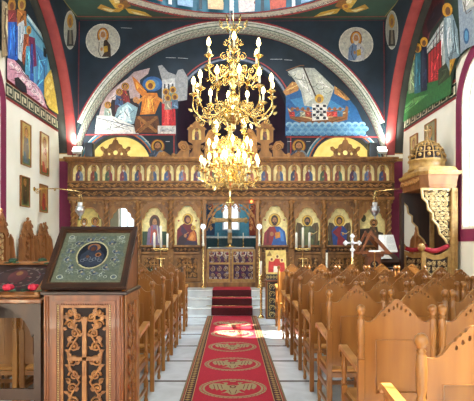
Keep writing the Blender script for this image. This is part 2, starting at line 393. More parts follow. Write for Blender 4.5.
# side arches carrying the dome
def side_arch(sg, name):
    R = Matrix(((0, sg, 0, sg*PX), (1, 0, 0, 0), (0, 0, 1, 0), (0, 0, 0, 1)))
    b = MB().use('navy_plaster'); b.M = R
    r = 3.6; pts = arc(YD, 3.45, r, pi, 0, 40)
    b.prism([[(4.6, 0), (YD-r, 0)]+pts+[(YD+r, 0), (YE, 0), (YE, ZC), (4.6, ZC)]], 0, .4-.001)
    o = struct(b, name)
    q = MB(); q.M = R; q.smooth = True
    for mat, y0, y1, t in (('red_plaster', -.012, .2, .02), ('dark_plaster', .2, .4, .012)):
        q.use(mat); A = arc(YD, 3.45, r-t, pi*.985, pi*.015, 48); B = arc(YD, 3.45, r+.05, pi*.985, pi*.015, 48); vs = []; fs = []
        for (a, c), (d, e) in zip(A, B): vs += [(a, y0, c), (a, y1, c), (d, y0, e)]
        for i in range(48): fs += [(3*i, 3*i+1, 3*i+4, 3*i+3), (3*i, 3*i+3, 3*i+5, 3*i+2)]
        q.add(vs, fs, True)
    q.build('painted_soffit', o)
    # magenta pier faces below the springing
    j = MB().use('magenta_plaster'); j.M = R
    j.box(YD+r-.015, YE+.001, -.006, .4, 0, 3.55)
    j.use('cream_plaster'); j.box(YD+r-.03, YE+.003, -.014, .4, 3.62, 3.72); j.box(YD+r-.03, YE+.003, -.014, .4, 3.86, 3.93)
    j.use('gilt_wood'); j.box(YD+r-.026, YE+.002, -.01, .4, 3.55, 3.62); j.box(YD+r-.026, YE+.002, -.01, .4, 3.72, 3.86)
    j.build('pier_facing', o)
    return o
al = side_arch(-1, 'wall_arch_left'); ar = side_arch(1, 'wall_arch_right')

# east (chancel) arch wall
AZ, AX = 2.93, .05
def arch_at(r, n=44, xm=PX):
    a = math.acos(min(1, xm/r)); return [(AX*0+p[0], p[1]) for p in arc(0, AZ, r, a, pi-a, n)]
b = MB().use('navy_plaster')
b.prism([[(-PX, ZC+.5)]+[(-PX, AZ+sqrt(4.0**2-PX**2))]+arch_at(4.0)[::-1][1:-1]+[(PX, AZ+sqrt(4.0**2-PX**2)), (PX, ZC+.5)]], YE, YT-.02)
we = struct(b, 'wall_east_arch')
p = Paint(lambda a, r, o: (r*cos(a), YE-o, AZ+r*sin(a)))
def radial(p, r0, r1, col, a0=.12, a1=pi-.12, n=60):
    p.col = hx(col); P = []
    for i in range(n+1): a = a0+(a1-a0)*i/n; P += [p.fm(a, r0, p.o), p.fm(a, r1, p.o)]
    p.o += p.eps; p.add(P, [(2*i, 2*i+2, 2*i+3, 2*i+1) for i in range(n)])
a_in = math.acos(PX/4.16)
for r0, r1, c in ((4.0, 4.125, '#e0e4d8'), (4.11, 4.145, '#a32a34'), (4.06, 4.075, '#3d6650')):
    aa = math.acos(min(.9999, PX/r1)); radial(p, r0, r1, c, aa, pi-aa)
p.build('painted_arch_face', we)
# soffit of the arch: leafy cream band
def on_soffit(a, y, o): return ((4.0-o)*cos(a), YE+y, AZ+(4.0-o)*sin(a))
p = Paint(on_soffit); n = 90
def sband(y0, y1, col, n=72):
    p.col = hx(col); P = []
    for i in range(n+1): a = .0+pi*i/n; P += [p.fm(a, y0, p.o), p.fm(a, y1, p.o)]
    p.o += p.eps*3; p.add(P, [(2*i, 2*i+2, 2*i+3, 2*i+1) for i in range(n)])
sband(0, .5, '#e6eadc'); sband(0.03, .06, '#7f9a86'); sband(.43, .455, '#355f4a'); sband(.47, .5, '#8e2430'); sband(.0, .02, '#355f4a')
N = 110
for i in range(N):
    a = pi*(i+.5)/N; da = pi/N
    for yy, c in ((.14, '#35564e'), (.25, '#7e4548'), (.36, '#35564e')):
        p.ring(a+(da*.5 if yy == .25 else 0), yy, da*.46, .052, da*.16, c, 8, 0, 4.7); p.o -= p.eps
        p.ell(a+(da*.5 if yy == .25 else 0), yy, da*.15, .014, c, 6); p.o -= p.eps
p.build('painted_soffit', we)
b = MB().use('cream_plaster')   # jambs of the arch down to the floor
for sx in (-1, 1): b.box(min(sx*3.99, sx*4.2), max(sx*3.99, sx*4.2), YE+.001, YT, 0, AZ)
b.build('arch_jamb', we)

# painted wall behind the arch with the apse and the two side niches
NX, NR, NZ = 2.9, .84, 3.50
b = MB().use('navy_plaster')
outer = [(-4.3, 0), (4.3, 0), (4.3, ZC+.2), (-4.3, ZC+.2)]
hole_c = [(-1.47, ZS)]+[(1.47, ZS)]+arc(.03, 4.78, 1.45, 0, pi, 30)
hl = [[(cx-NR, ZS), (cx+NR, ZS)]+arc(cx, NZ, NR, 0, pi, 24) for cx in (-NX, NX)]
b.prism([outer, hole_c]+hl, YT, YT+.3)
wt = struct(b, 'wall_east')
# border lines of the openings
q = Paint(lambda a, r, o: (a, YT-o, r))
def ringline(cx, cz, r, w, col):
    q.ring(cx, cz, r, r, w, col, 40, 0, pi)
ringline(.03, 4.78, 1.53, .05, '#7d8aa0'); ringline(.03, 4.78, 1.60, .03, '#a33a3a')
for cx in (-NX, NX): ringline(cx, NZ, 1.0, .07, '#2d7f9a'); ringline(cx, NZ, .93, .04, '#c86a2a'); ringline(cx, NZ, .90, .06, '#1b2740'); ringline(cx, NZ, 1.01, .03, '#b8c8c8')
for sx in (-1, 1): q.poly([(sx*1.5+.02, 2), (sx*1.5+.02, 4.8), (sx*1.5+.05, 4.8), (sx*1.5+.05, 2)], '#a33a3a')
q.build('painted_border', wt)
# central apse
b = MB().use('apse_plaster')
b.lathe([(1.6, ZS), (1.6, 4.78)], (.03, YT+.3, 0), 24, a0=0, a1=pi, sy=1.5)
b.lathe([(1.6*cos(t), 4.78+1.6*sin(t)) for t in [pi/2*i/12 for i in range(13)]], (.03, YT+.3, 0), 24, a0=0, a1=pi, sy=1.5)
ap = struct(b, 'wall_apse')
p = Paint(lambda a, z, o: (.03+(1.6-o)*cos(a), YT+.3+(1.6-o)*1.5*sin(a), z), base=.01)
def aband(z0, z1, col, a0=.02, a1=pi-.02, n=24):
    for i in range(n): u = a0+(a1-a0)*i/n; v = a0+(a1-a0)*(i+1)/n; p.poly([(u, z0), (v, z0), (v, z1), (u, z1)], col); p.o -= p.eps
    p.o += p.eps*2
aband(1.74, 3.3, '#4a93ac'); aband(ZS, 1.70, '#173c44'); aband(1.70, 1.76, '#dfe6e2'); aband(3.3, 3.4, '#9a2a30')
for i, a in enumerate([.35, .75, 1.1, pi-1.1, pi-.75, pi-.35]):
    r, m_ = ROBES[i]; p.figure(a, 1.78, 1.35, r, m_, w=.5)
p.build('painted_frieze', ap)
# bright window in the apse
b = MB().use('white_paint'); b.prism([[(-.26, 1.95), (.26, 1.95)]+arc(0, 3.1, .26, 0, pi, 14), [(-.2, 2.0), (.2, 2.0)]+arc(0, 3.1, .2, 0, pi, 14)], YT+2.50, YT+2.60)
b.box(-.012, .012, YT+2.53, YT+2.56, 2.0, 3.28); b.box(-.2, .2, YT+2.53, YT+2.56, 2.6, 2.63)
aw = b.build('window_7'); aw['kind'] = 'structure'
emit('frosted_daylight', '#d4e6f6', 1.1)
b = MB().use('frosted_daylight'); b.prism([[(-.2, 2.0), (.2, 2.0)]+arc(0, 3.1, .2, 0, pi, 14)], YT+2.565, YT+2.575); b.build('pane', aw)
# side niches with golden half domes
for k, cx in ((0, -NX), (1, NX)):
    b = MB().use('gold_plaster')
    b.lathe([(.90, 2.9), (.90, NZ)], (cx, YT+.3, 0), 20, a0=0, a1=pi, sy=.98)
    b.lathe([(.90*cos(t), NZ+.90*sin(t)) for t in [pi/2*i/10 for i in range(11)]], (cx, YT+.3, 0), 20, a0=0, a1=pi, sy=.98)
    b.use('grey_plaster'); b.lathe([(.90, ZS), (.90, 2.9)], (cx, YT+.3, 0), 20, a0=0, a1=pi, sy=.98)
    nw = struct(b, 'wall_niche_'+('left', 'right')[k])
    b = MB().use('white_paint'); zt = 2.75; y = YT+1.12
    b.prism([[(cx-.26, 1.75), (cx+.26, 1.75)]+arc(cx, zt-.25, .26, 0, pi, 12), [(cx-.21, 1.8), (cx+.21, 1.8)]+arc(cx, zt-.25, .21, 0, pi, 12)], y, y+.06)
    b.box(cx-.01, cx+.01, y+.01, y+.04, 1.8, 2.7)
    w_ = b.build('window_%d' % (8+k)); w_['kind'] = 'structure'
    b = MB().use('frosted_daylight'); b.prism([[(cx-.21, 1.8), (cx+.21, 1.8)]+arc(cx, zt-.25, .21, 0, pi, 12)], y+.04, y+.045); b.build('pane', w_)
    lamp('POINT', 'niche_fill', (cx, YT+.45, 3.25), 22, (1, .93, .7), radius=.08)  # unseen fill added in each niche to brighten the gold half dome
lamp('POINT', 'sanctuary_fill', (.0, 12.35, 3.3), 22, (1, .88, .66), radius=.1)  # unseen warm fill added to light the crucifix from the front
lamp('POINT', 'apse_fill', (.03, YT+1.0, 3.6), 40, (.9, .95, 1), radius=.12)  # unseen fill added to brighten the apse, no fitting modelled

# ---- frescoes of the painted wall (photo coordinates of that plane)
p = Paint(on_plane_y(YT), base=.004, eps=.00015); p.folds = True
# left scene: rising from the tombs
p.poly([(96,126),(102,104),(109,93),(118,85),(128,78),(134,72),(150,68),(148,74),(140,80),(140,100),(136,126)], '#b9a3a6')
p.poly([(108,100),(120,84),(127,79),(124,96),(112,118)], '#d3bfc0')
p.poly([(158,66),(162,65),(168,72),(176,75),(178,70),(183,69),(188,78),(187,100),(162,104),(162,80)], '#9fa3a6')
p.poly([(162,80),(175,78),(175,104),(162,104)], '#c7cbcc')
for x in (164, 168, 172): p.poly([(x,84),(x+1.5,84),(x+1.5,100),(x,100)], '#39414e')
p.ell(152.5, 84, 10, 7.5, '#2c5f9c'); p.ell(152.5, 84.5, 7, 5.5, '#4b80b4')
p.poly([(104,122),(112,100),(138,98),(142,126),(104,130)], '#2a2126')
p.poly([(136,116),(158,116),(161,133),(134,133)], '#6b4020'); p.line([(138,117),(157,132)], 3, '#a2703a'); p.line([(157,117),(139,132)], 3, '#8d5f30')
p.poly([(132,76),(137,80),(147,92),(144,98),(136,90)], '#c8772c')
p.poly([(143,93),(157,93),(160,102),(155,114),(140,115),(142,103)], '#c9782b'); p.poly([(148,96),(152,96),(150,114),(144,114)], '#e39a48'); p.line([(146,96),(137,103)], 3, '#d58a3a'); p.line([(155,97),(164,102)], 3, '#d58a3a')
p.ell(150.5, 85, 5, 5, '#d6a83c'); p.ell(150.5, 86, 2.5, 3, '#7a4524')
p.figure(125.4, 108, 25, '#41352f', '#8b3030', up=-1); p.figure(119.5, 112, 23, '#5b3040', '#3f5c86', up=-1)
p.poly([(118,108),(128,102),(138,108),(134,124),(122,126),(114,120)], '#8fb0bd'); p.poly([(122,108),(128,104),(131,120),(124,124)], '#c4dbe2'); p.ell(136, 100, 3, 3, '#c08a5a')
p.figure(108, 124, 22, '#d0d6d2', '#93a8a0', up=-1)
p.poly([(97,116),(112,116),(134,126),(136,134),(95,134)], '#e3e3dd'); p.line([(97,118),(134,127)], 1, '#7a828c'); p.poly([(97,123),(115,123),(115,132),(97,132)], '#c3c8ca')
p.poly([(162,103),(175,102),(176,127),(162,127)], '#c5262e'); p.poly([(166,103),(170,103),(169,127),(164,127)], '#e04a44')
for x, y in ((166, 92), (173, 90), (168, 98), (175, 97)): p.ell(x, y, 3.2, 3.4, '#c9962e'); p.ell(x, y+.5, 1.8, 2.2, '#6d4228'); p.poly([(x-3, y+3), (x+3, y+3), (x+3.5, y+12), (x-3.5, y+12)], random.choice(['#7f8f7a', '#9a9080', '#54708c']))
p.poly([(158,126),(176,126),(176,134),(158,134)], '#dfe0da'); p.poly([(160,129),(174,129),(174,132),(160,132)], '#b9bec2')
p.line([(166,58),(176,58.3)], .5, '#c8ccd0'); p.line([(178,58.3),(188,59)], .5, '#c8ccd0')
p.ell(125, 133.5, .1, .1, '#16243c')
# right scene: the ship
p.poly([(286,92),(300,84),(330,84),(346,96),(356,108),(364,126),(366,136),(285,136)], '#1f5c94')
p.poly([(290,100),(310,96),(330,100),(350,112),(340,118),(300,112)], '#3f84b8')
p.poly([(283,92),(292,82),(300,84),(298,91),(286,96)], '#b9854a'); p.poly([(334,86),(342,92),(350,100),(346,101),(334,94)], '#b9854a')
p.poly([(287.5,72),(297,68),(314,68.5),(322,76),(334,88),(330,100),(325,112),(318,108),(304,106),(301,92),(294,80)], '#b4bab0')
p.poly([(290,73),(303,69),(310,80),(314,98),(306,104),(303,90),(296,79)], '#d7dbd0'); p.poly([(312,70),(322,77),(332,90),(322,98),(316,84)], '#c9cec2')
for i in range(6): p.ring(292+i*7, 74+i*3.4, 4, 3, .8, '#7d8478', 10, 0, pi)
p.line([(303,67),(310,84),(317,100)], 1.4, '#3a2418'); p.line([(286,71),(300,66),(304,66)], .8, '#8a6038')
p.poly([(287,107),(292,113),(310,117),(330,115),(344,111),(346,106),(348,108),(347,120),(332,124),(302,124),(290,119)], '#8a5a2e'); p.line([(288,109),(293,115),(312,119),(332,117),(345,113)], 1.2, '#d9c08c'); p.line([(291,119),(304,122),(332,122),(346,118)], .8, '#5a3518')
p.poly([(312,104),(326,104),(328,120),(312,121)], '#e6e6de')
for i in range(4):
    for j in range(5):
        if (i+j) % 2: p.poly([(312.5+i*3.4, 105+j*3), (315.5+i*3.4, 105+j*3), (315.5+i*3.4, 107.6+j*3), (312.5+i*3.4, 107.6+j*3)], '#22242c')
p.ell(319, 99, 4.5, 4.5, '#d6a83c'); p.ell(319, 100, 2.2, 2.8, '#8a6a4c')
for i in range(10):
    x = 292+i*5.3
    if 309 < x < 328: continue
    p.poly([(x-3, 112), (x+3, 112), (x+2.5, 117), (x-2.5, 117)], ['#a2302c', '#3f6a8c', '#8a8f7a', '#b24c38'][i % 4]); p.ell(x, 109.5, 1.7, 2, '#8a5c3c')
for j in range(3):
    for i in range(12):
        p.ell(289+i*6.6+(j % 2)*3, 125+j*4.2, 3.6, 2.8, '#6fa3c6' if j else '#8fbcd6', 10); p.ell(289+i*6.6+(j % 2)*3, 126+j*4.2, 2.4, 1.6, '#4d86b4', 8)
p.line([(270,60),(282,60)], .5, '#c8ccd0'); p.line([(284,60.5),(292,61)], .5, '#c8ccd0')
p.line([(84,135.2),(176,135.2)], 1.2, '#a8363a'); p.line([(286,137.5),(378,137.5)], 1.2, '#a8363a')
# roundel saints of the lower register
for x in (158, 298.5): p.figure(x, 166, 27, '#3a4a60', '#7a8a96', up=-1, full=False, beard='#5a4030', halo='#c8982f')
for x in (147, 168, 289, 308): p.line([(x-2, 142), (x+2, 142)], .5, '#c8ccd0')
p.build('fresco', wt)
# ---- medallions and seraphs around the arch
p = Paint(on_plane_y(YE))
for cx, cy, r, rb in ((103, 41, 17.2, ('#c9c6b8', '#3a2a22')), (356, 44.5, 17.2, ('#6f86a8', '#c4c6cc'))):
    p.ell(cx, cy, r, r, '#c9c9bd', 36); p.ring(cx, cy, r, r, .8, '#e6e6dc', 40)
    p.figure(cx, cy+16, 30, rb[0], rb[1], up=-1, full=False, beard='#d8d4cc', hair='#cfc8bc', halo='#d0902c', book=True, w=.75)
p.line([(121,28),(132,28.5)], .5, '#b8bcc4'); p.line([(80,20.4),(231,21.4),(388,20.4)], .8, '#5a2c33')
p.line([(79.5,22),(79,60),(78.5,118)], .7, '#8a2d33'); p.line([(383.5,22),(384,60),(384,118)], .7, '#8a2d33')
p.build('fresco', we)
for sg, own in ((-1, al), (1, ar)):
    cx = 231+sg*161; p = Paint(on_plane_x(sg*PX))
    p.ell(cx, 30, 6.3, 19.5, '#b9bcb2', 30); p.ring(cx, 30, 6.3, 19.5, .5, '#dcdcd0')
    p.ell(cx, 21, 3, 7, '#c9962e'); p.ell(cx, 22, 1.4, 4, '#9a6a44'); p.poly([(cx-3.5, 46), (cx-2.5, 30), (cx+2.5, 30), (cx+3.5, 46)], '#26241f'); p.poly([(cx-1, 30), (cx+1, 30), (cx+1.5, 44), (cx-1, 44)], '#8a8474')
    p.build('fresco', own)

# ceiling with a round opening for the dome
b = MB().use('green_plaster'); b.M = Matrix(((1,0,0,0),(0,0,1,0),(0,1,0,0),(0,0,0,1)))
b.prism([[(-PX-.4, -3.2), (PX+.4, -3.2), (PX+.4, YE+.2), (-PX-.4, YE+.2)], arc(0, YD, 3.40, 0, 2*pi*(71/72), 71)], ZC, ZC+.3)
ce = struct(b, 'ceiling')
p = Paint(lambda a, r, o: (r*cos(a), YD+r*sin(a), ZC-o))
def cring(r0, r1, col, n=96):
    p.col = hx(col); P = []
    for i in range(n+1): a = 2*pi*i/n; P += [p.fm(a, r0, p.o), p.fm(a, r1, p.o)]
    p.o += p.eps; p.add(P, [(2*i, 2*i+2, 2*i+3, 2*i+1) for i in range(n)])
cring(3.36, 3.72, '#ddd6c6'); cring(3.66, 3.74, '#b02a30'); cring(3.36, 3.41, '#b02a30'); cring(3.415, 3.43, '#20362c')
rg = random.Random(3)
i = 0
while i < 300:                                                     # a running inscription of small upright letters
    a = 2*pi*i/300
    if rg.random() < .86:
        da = 2*pi/300*.28; c = '#2b2a3c'; t = rg.randrange(5)
        p.line([(a-da, 3.48), (a-da, 3.62)], .006*0+.0022*1, c) if False else p.poly([(a-da, 3.48), (a-da*.5, 3.48), (a-da*.5, 3.62), (a-da, 3.62)], c)
        if t in (0, 2, 3): p.poly([(a+da*.5, 3.48), (a+da, 3.48), (a+da, 3.62), (a+da*.5, 3.62)], c)
        if t in (0, 1, 4): p.poly([(a-da, 3.54), (a+da, 3.54), (a+da, 3.56), (a-da, 3.56)], c)
        if t in (1, 2): p.poly([(a-da, 3.60), (a+da, 3.60), (a+da, 3.62), (a-da, 3.62)], c)
        if t in (1, 3): p.poly([(a-da, 3.48), (a+da, 3.48), (a+da, 3.50), (a-da, 3.50)], c)
    i += 1
p.build('painted_inscription', ce)
p = Paint(on_plane_z(ZC))
for cx, sg in ((121, -1), (345, 1)):
    def w_(pts, c): p.poly([(cx+sg*a, 0+b_) for a, b_ in pts], c)
    w_([(-32, 17), (-24, 12), (-12, 9), (-4, 8), (-8, 13), (-18, 15)], '#c9a03a'); w_([(-28, 16), (-18, 13), (-10, 11), (-14, 14)], '#e8dca8')
    w_([(-4, 8), (8, 9), (20, 4), (24, 8), (12, 12), (2, 12)], '#b98a2e'); w_([(6, 10), (16, 8), (20, 8), (10, 12)], '#e0cf98')
    w_([(-2, 9), (2, 0), (8, -6), (12, 0), (6, 8)], '#d6b04c'); w_([(0, 3), (6, -8), (10, -8), (6, 3)], '#ecdca0')
    w_([(-10, 6), (-6, 0), (0, -2), (2, 4), (-2, 9)], '#8a5a24')
    p.ell(cx+sg*1, 6, 4, 2.6, '#d49a30'); p.ell(cx+sg*1, 6, 2, 1.5, '#a4683c')
p.line([(77,16.2),(231,17.4),(389,16.2)], .8, '#8a3a30'); p.line([(77,16),(66,3),(60,-6)], .8, '#8f7a40'); p.line([(385,16),(396,3),(402,-6)], .8, '#8f7a40')
p.build('fresco', ce)
# the dome
b = MB().use('teal_plaster')
prof = [(3.38, ZC), (3.38, ZC+1.3)]+[(3.38*cos(t), ZC+1.3+3.0*sin(t)) for t in [pi/2*i/12 for i in range(1, 13)]]
prof[-1] = (.01, prof[-1][1]); b.lathe(prof, (0, YD, 0), 48); b.f.pop(-2); b.c.pop(); b.mi.pop(); b.sm.pop()
dm = struct(b, 'ceiling_dome')
p = Paint(lambda a, z, o: ((3.38-o)*sin(a), YD+(3.38-o)*cos(a), ZC+z), base=.01)
for i in range(28):
    a = 2*pi*(i+.5)/28; r, m_ = ROBES[(i*3+1) % 8]
    p.figure(a, .02, 1.1, ['#d8c8c4', '#b5533f', '#86a8c8', '#d2b48a'][i % 4], m_, w=.28)
    p.poly([(a+.10, 0), (a+.125, 0), (a+.12, .9), (a+.105, .9)], '#dfe6ea' if i % 2 else '#2a3b46')
p.build('painted_figures', dm)

# ---- side wall frescoes
def meander(p, f, y0, y1, z0, z1, cell, col):
    p.poly([f(y0, z0), f(y1, z0), f(y1, z1), f(y0, z1)], '#d8d3b4')
    for a, b_ in ((z0-.03, z0+.02), (z1-.02, z1+.035)): p.poly([f(y0, a), f(y1, a), f(y1, b_), f(y0, b_)], '#8e2a2a')
    h = z1-z0; t = h*.15; y = y0
    while y < y1-cell*.5:
        c = cell; u = z0+h*.22; v = z1-h*.2
        segs = [((0, v), (c*.78, v)), ((c*.78, v), (c*.78, u+h*.12)), ((c*.78, u+h*.12), (c*.36, u+h*.12)), ((c*.36, u+h*.12), (c*.36, v-h*.22)), ((0, v), (0, u-h*.08)), ((0, u-h*.08), (c*.98, u-h*.08))]
        for (ax, az), (bx, bz) in segs:
            x0, x1 = min(ax, bx)-t/2, max(ax, bx)+t/2; q0, q1 = min(az, bz)-t/2, max(az, bz)+t/2
            p.poly([f(y+x0, q0), f(y+x1, q0), f(y+x1, q1), f(y+x0, q1)], col); p.o -= p.eps
        y += cell
    p.o += p.eps*2
def wall_map(sg): return lambda a, b_, o: (sg*(WX-o), a, b_)
for sg, own in ((-1, wl), (1, wr)):
    p = Paint(wall_map(sg), base=.004)
    p.poly([(4.7, 4.6), (7.12, 4.6), (7.12, 7.07), (4.7, 7.07)], '#24402f'); p.poly([(9.14, 4.6), (12.05, 4.6), (12.05, 7.07), (9.14, 7.07)], '#20352d' if sg > 0 else '#1d2b33')
    p.poly([(7.12, 5.06), (9.14, 5.06), (9.14, 7.07), (7.12, 7.07)], '#20352d' if sg > 0 else '#1d2b33')
    meander(p, lambda a, c: (a, c), 9.14, 12.0, 4.27, 4.58, .33, '#1c3524'); meander(p, lambda a, c: (a, c), 4.7, 7.1, 4.27, 4.58, .33, '#1c3524')
    for i in range(5): p.figure(5.0+i*.45, 4.75, 1.5, *ROBES[i], w=.9)
    p.build('painted_frieze', own)
p = Paint(on_plane_x(-WX), base=.03, eps=.00015); p.folds = True
p.poly([(0,-40),(44,-40),(60,20),(66,60),(64,118),(5,78),(5,-40)], '#20303a')
p.poly([(26,14),(40,34),(60,56),(66,66),(64,104),(40,98),(28,80),(20,40)], '#6cb4d0'); p.line([(26,16),(42,38),(62,58)], 2.2, '#d4eef0'); p.line([(26,21),(42,42),(62,63)], .9, '#24465c')
p.poly([(34,44),(46,56),(46,96),(34,90)], '#4a90c8'); p.poly([(42,47),(45,50),(45,58),(42,56)], '#0e1520')
p.poly([(0,0),(4,2),(10,10),(9,54),(0,58)], '#a89674'); p.line([(4,8),(3,30),(6,52)], 1.6, '#5c4a34'); p.line([(8,10),(7,40)], 1.2, '#d9cda8')
p.poly([(6,18),(13,14),(18,24),(16,60),(6,62)], '#2560c4'); p.line([(11,20),(10,56)], 1.6, '#3f76c8'); p.line([(14,22),(14,56)], 1, '#12306a')
p.ell(10,5,4,7,'#b98434'); p.ell(10,6,2.2,4,'#7a4a30'); p.poly([(6,10),(14,10),(15,22),(6,22)], '#8a3a3c')
p.ell(20,4,4,7,'#c9a44c'); p.ell(20,5,2,4,'#94603c'); p.poly([(15,9),(24,11),(25,26),(15,26)], '#b7773c')
p.poly([(16,24),(22,20),(24,40),(20,62),(16,58)], '#c7d6dc'); p.line([(18,26),(18,52)], 1, '#5f8a9c'); p.ell(27,30,2.6,4.4,'#c99a3c'); p.ell(27,31,1.4,2.6,'#8a5a3a')
p.poly([(22,34),(27,34),(27,46),(22,66),(20,60)], '#9a4f2c'); p.poly([(27,36),(33,38),(35,66),(28,68)], '#7c2a52'); p.poly([(24,46),(28,46),(28,76),(23,74)], '#4fa0c0')
p.poly([(29,44),(31,44),(32,84),(28,82)], '#2a58a8')
p.poly([(5,58),(12,60),(18,66),(24,76),(28,80),(34,84),(40,92),(44,105),(46,109),(5,79)], '#e0a4b8')
for x, y in ((9,66),(15,70),(20,80),(26,86),(31,93),(36,96),(39,103)): p.poly([(x-3,y-2),(x,y-5),(x+4,y),(x+2,y+3)], '#fadfe4'); p.line([(x-2,y+3),(x+4,y+4)], .7, '#8a4a68')
p.poly([(12,78),(16,77),(24,86),(25,93),(20,92),(13,86)], '#1a1a24')
p.poly([(47,108),(42,96),(42,80),(48,70),(56,67),(62,72),(64,84),(62,118)], '#d8ba50')
for x, y in ((46,80),(50,73),(57,71),(45,92),(49,86),(46,102)): p.poly([(x-2,y+2),(x+1,y-3),(x+3,y+1),(x,y+4)], '#efdc80')
p.poly([(56,112),(54,94),(55,84),(60,76),(64,84),(66,100),(66,122)], '#12110c'); p.poly([(62,112),(62,90),(64,88),(65,112)], '#5a4f2a')
p.build('fresco', wl)
p = Paint(on_plane_x(WX), base=.03, eps=.00015); p.folds = True
p.poly([(400,140),(396,60),(408,-20),(474,-40),(474,46),(462,56),(456,70),(453,90),(453,94),(397,126)], '#20362c')
p.poly([(424,20),(434,0),(446,-10),(446,14),(430,34),(424,60)], '#4a1c22'); p.poly([(428,24),(436,8),(444,0),(444,14),(430,34)], '#191420')
p.poly([(427,48),(445,20),(447,26),(447,66),(444,68),(444,38),(428,54)], '#b3bcb6'); p.line([(428,50),(445,26)], 1, '#5a6a72')
p.poly([(430,54),(443,40),(443,78),(438,82),(430,86)], '#a52a2c')
for x in (432,435,438,441): p.line([(x, 90-(x-430)-4), (x+.5, 96-(x-430)*2.8-42)], .6, '#5e1418')
p.poly([(397,74),(402,46),(407,42),(412,50),(412,62),(408,66),(406,56),(402,64),(400,98),(396,104)], '#c9cabd'); p.poly([(402,64),(406,56),(408,66),(409,92),(401,98)], '#6f6f68')
p.poly([(398,104),(412,88),(440,80),(453,70),(453,94),(398,126)], '#2c6a35'); p.poly([(400,112),(416,98),(430,94),(418,104),(400,118)], '#5c9a58')
p.poly([(440,70),(453,58),(453,76),(440,86)], '#2c3a22')
for x, y, h, c1, c2 in ((413.5, 92, 40, '#7a8f6a', '#b9c4a0'), (419.5, 92, 48, '#2a6a78', '#50889c'), (426, 90, 52, '#18243a', '#2f3f52')):
    p.poly([(x-2.6,y-h+9),(x+2.6,y-h+8),(x+3.4,y-h*.4),(x+3,y),(x-3.4,y+2),(x-3.6,y-h*.4)], c1); p.line([(x-1,y-h+12),(x-1.6,y-2)], 1.4, c2)
    p.ell(x, y-h+4, 3.8, 4.8, '#cf9a30'); p.ell(x, y-h+5, 2, 3, '#6d4a30')
p.ell(449.5, 10, 5.2, 7.2, '#d39a2c'); p.ell(450, 11, 2.6, 4.2, '#6d4a30')
p.poly([(446,18),(455,14),(460,30),(462,56),(456,60),(452,72),(448,62),(446,40)], '#7f97a0'); p.poly([(449,18),(453,18),(455,44),(451,58),(449,40)], '#b4c8cc'); p.line([(456,20),(458,52)], 1, '#3f5560')
p.poly([(452,60),(458,58),(455,68),(452,76)], '#b98a2e')
p.poly([(460,-10),(480,-20),(480,44),(470,48),(463,54),(462,30)], '#8fa0ae'); p.poly([(464,-6),(480,-14),(480,4),(466,12)], '#c7c9bd'); p.ell(469, 36, 3, 8, '#2a5c8c'); p.ell(469, 36, 1.8, 5.5, '#5a98c0')
p.line([(466,2),(469,14),(474,10)], 1, '#4a3a34')
p.build('fresco', wr)

# ================================================================== ICON SCREEN
def world_mb(t): b = MB(); b.M = Matrix.Translation(-Vector(t.location)); return b
ISL = (0, YI, ZS)
ico = thing('icon_screen', 'long carved brown wooden screen of saints spanning the chancel arch', 'icon screen', ISL)
def I(): return world_mb(ico)
CX = [-3.82, -3.02, -2.25, -1.46, -.66, .66, 1.46, 2.25, 3.02, 3.82]
def lobed(x0, x1, zs, zt):                       # trefoil top of an icon opening
    w = (x1-x0)/2; c = (x0+x1)/2; h = zt-zs
    P = [(1, 0), (1, .22), (.94, .34), (.84, .40), (.77, .42), (.74, .56), (.68, .68), (.56, .74), (.50, .76), (.44, .88), (.30, .97), (.15, 1), (0, 1)]
    return [(c+u*w, zs+v*h) for u, v in P]+[(c-u*w, zs+v*h) for u, v in P[-2::-1]]
# columns with twisted vine
def column(x, parent):
    b = I().use('carved_wood'); y = YI-.05
    b.bbox(x-.075, x+.075, y-.06, y+.06, ZS, 1.40); b.box(x-.055, x+.055, y-.072, y-.06, .66, 1.26)
    b.lathe([(.05,1.40),(.07,1.42),(.055,1.46),(.048,1.5),(.05,1.9),(.046,2.40),(.06,2.43),(.05,2.46),(.075,2.54),(.085,2.58)], (x, y, 0), 12)
    b.use('lit_relief_wood')
    for ph in (0, pi):
        pts = [(x+.055*cos(ph+t*.9), y+.055*sin(ph+t*.9), 1.5+.9*t/22) for t in range(23)]
        b.tube(pts, .014, 4)
    for s_ in (-1, 1): b.spiral(x+s_*.05, 2.53, .03, pi/2, s_*-1.2, y-.06, .009, 8)
    for k in range(5):
        z = .74+k*.11; b.spiral(x-.02, z, .03, 0, 1.2, y-.078, .008, 7); b.leaf(x+.02, z+.03, 1.0, .05, .03, y-.076)
    b.build('column', parent)
for x in CX: column(x, ico)
# entablature
b = I().use('carved_wood')
L = 3.93
b.bbox(-L, L, YI-.13, YI+.10, 2.58, 2.66, .012); b.use('shaded_ground_wood'); b.box(-L, L, YI-.09, YI+.08, 2.66, 2.82); b.use('carved_wood'); b.bbox(-L, L, YI-.17, YI+.10, 2.82, 2.87, .012)
b.use('shaded_ground_wood'); b.box(-L, L, YI-.12, YI+.08, 2.87, 3.0); b.use('carved_wood'); b.bbox(-L, L, YI-.15, YI+.1, 2.99, 3.03, .01)
b.build('architrave', ico)
b = I().use('lit_relief_wood')
for zc, yy, h, st_ in ((2.74, YI-.10, .055, .18), (2.935, YI-.13, .045, .15)):
    n_ = int(2*L/st_)
    for i in range(n_):
        x = -L+st_*(i+.5); s_ = 1 if i % 2 else -1
        b.spiral(x, zc, h, pi if s_ > 0 else pi, s_*1.35, yy, .011, 9); b.leaf(x+h*.6, zc+s_*h*.4, s_*.6, h*1.1, h*.8, yy)
    b.tube([(-L+.05*k, yy, zc+h*.7*sin(k*.05/st_*pi)) for k in range(int(2*L/.05))], .009, 4)
b.build('vine_frieze', ico)
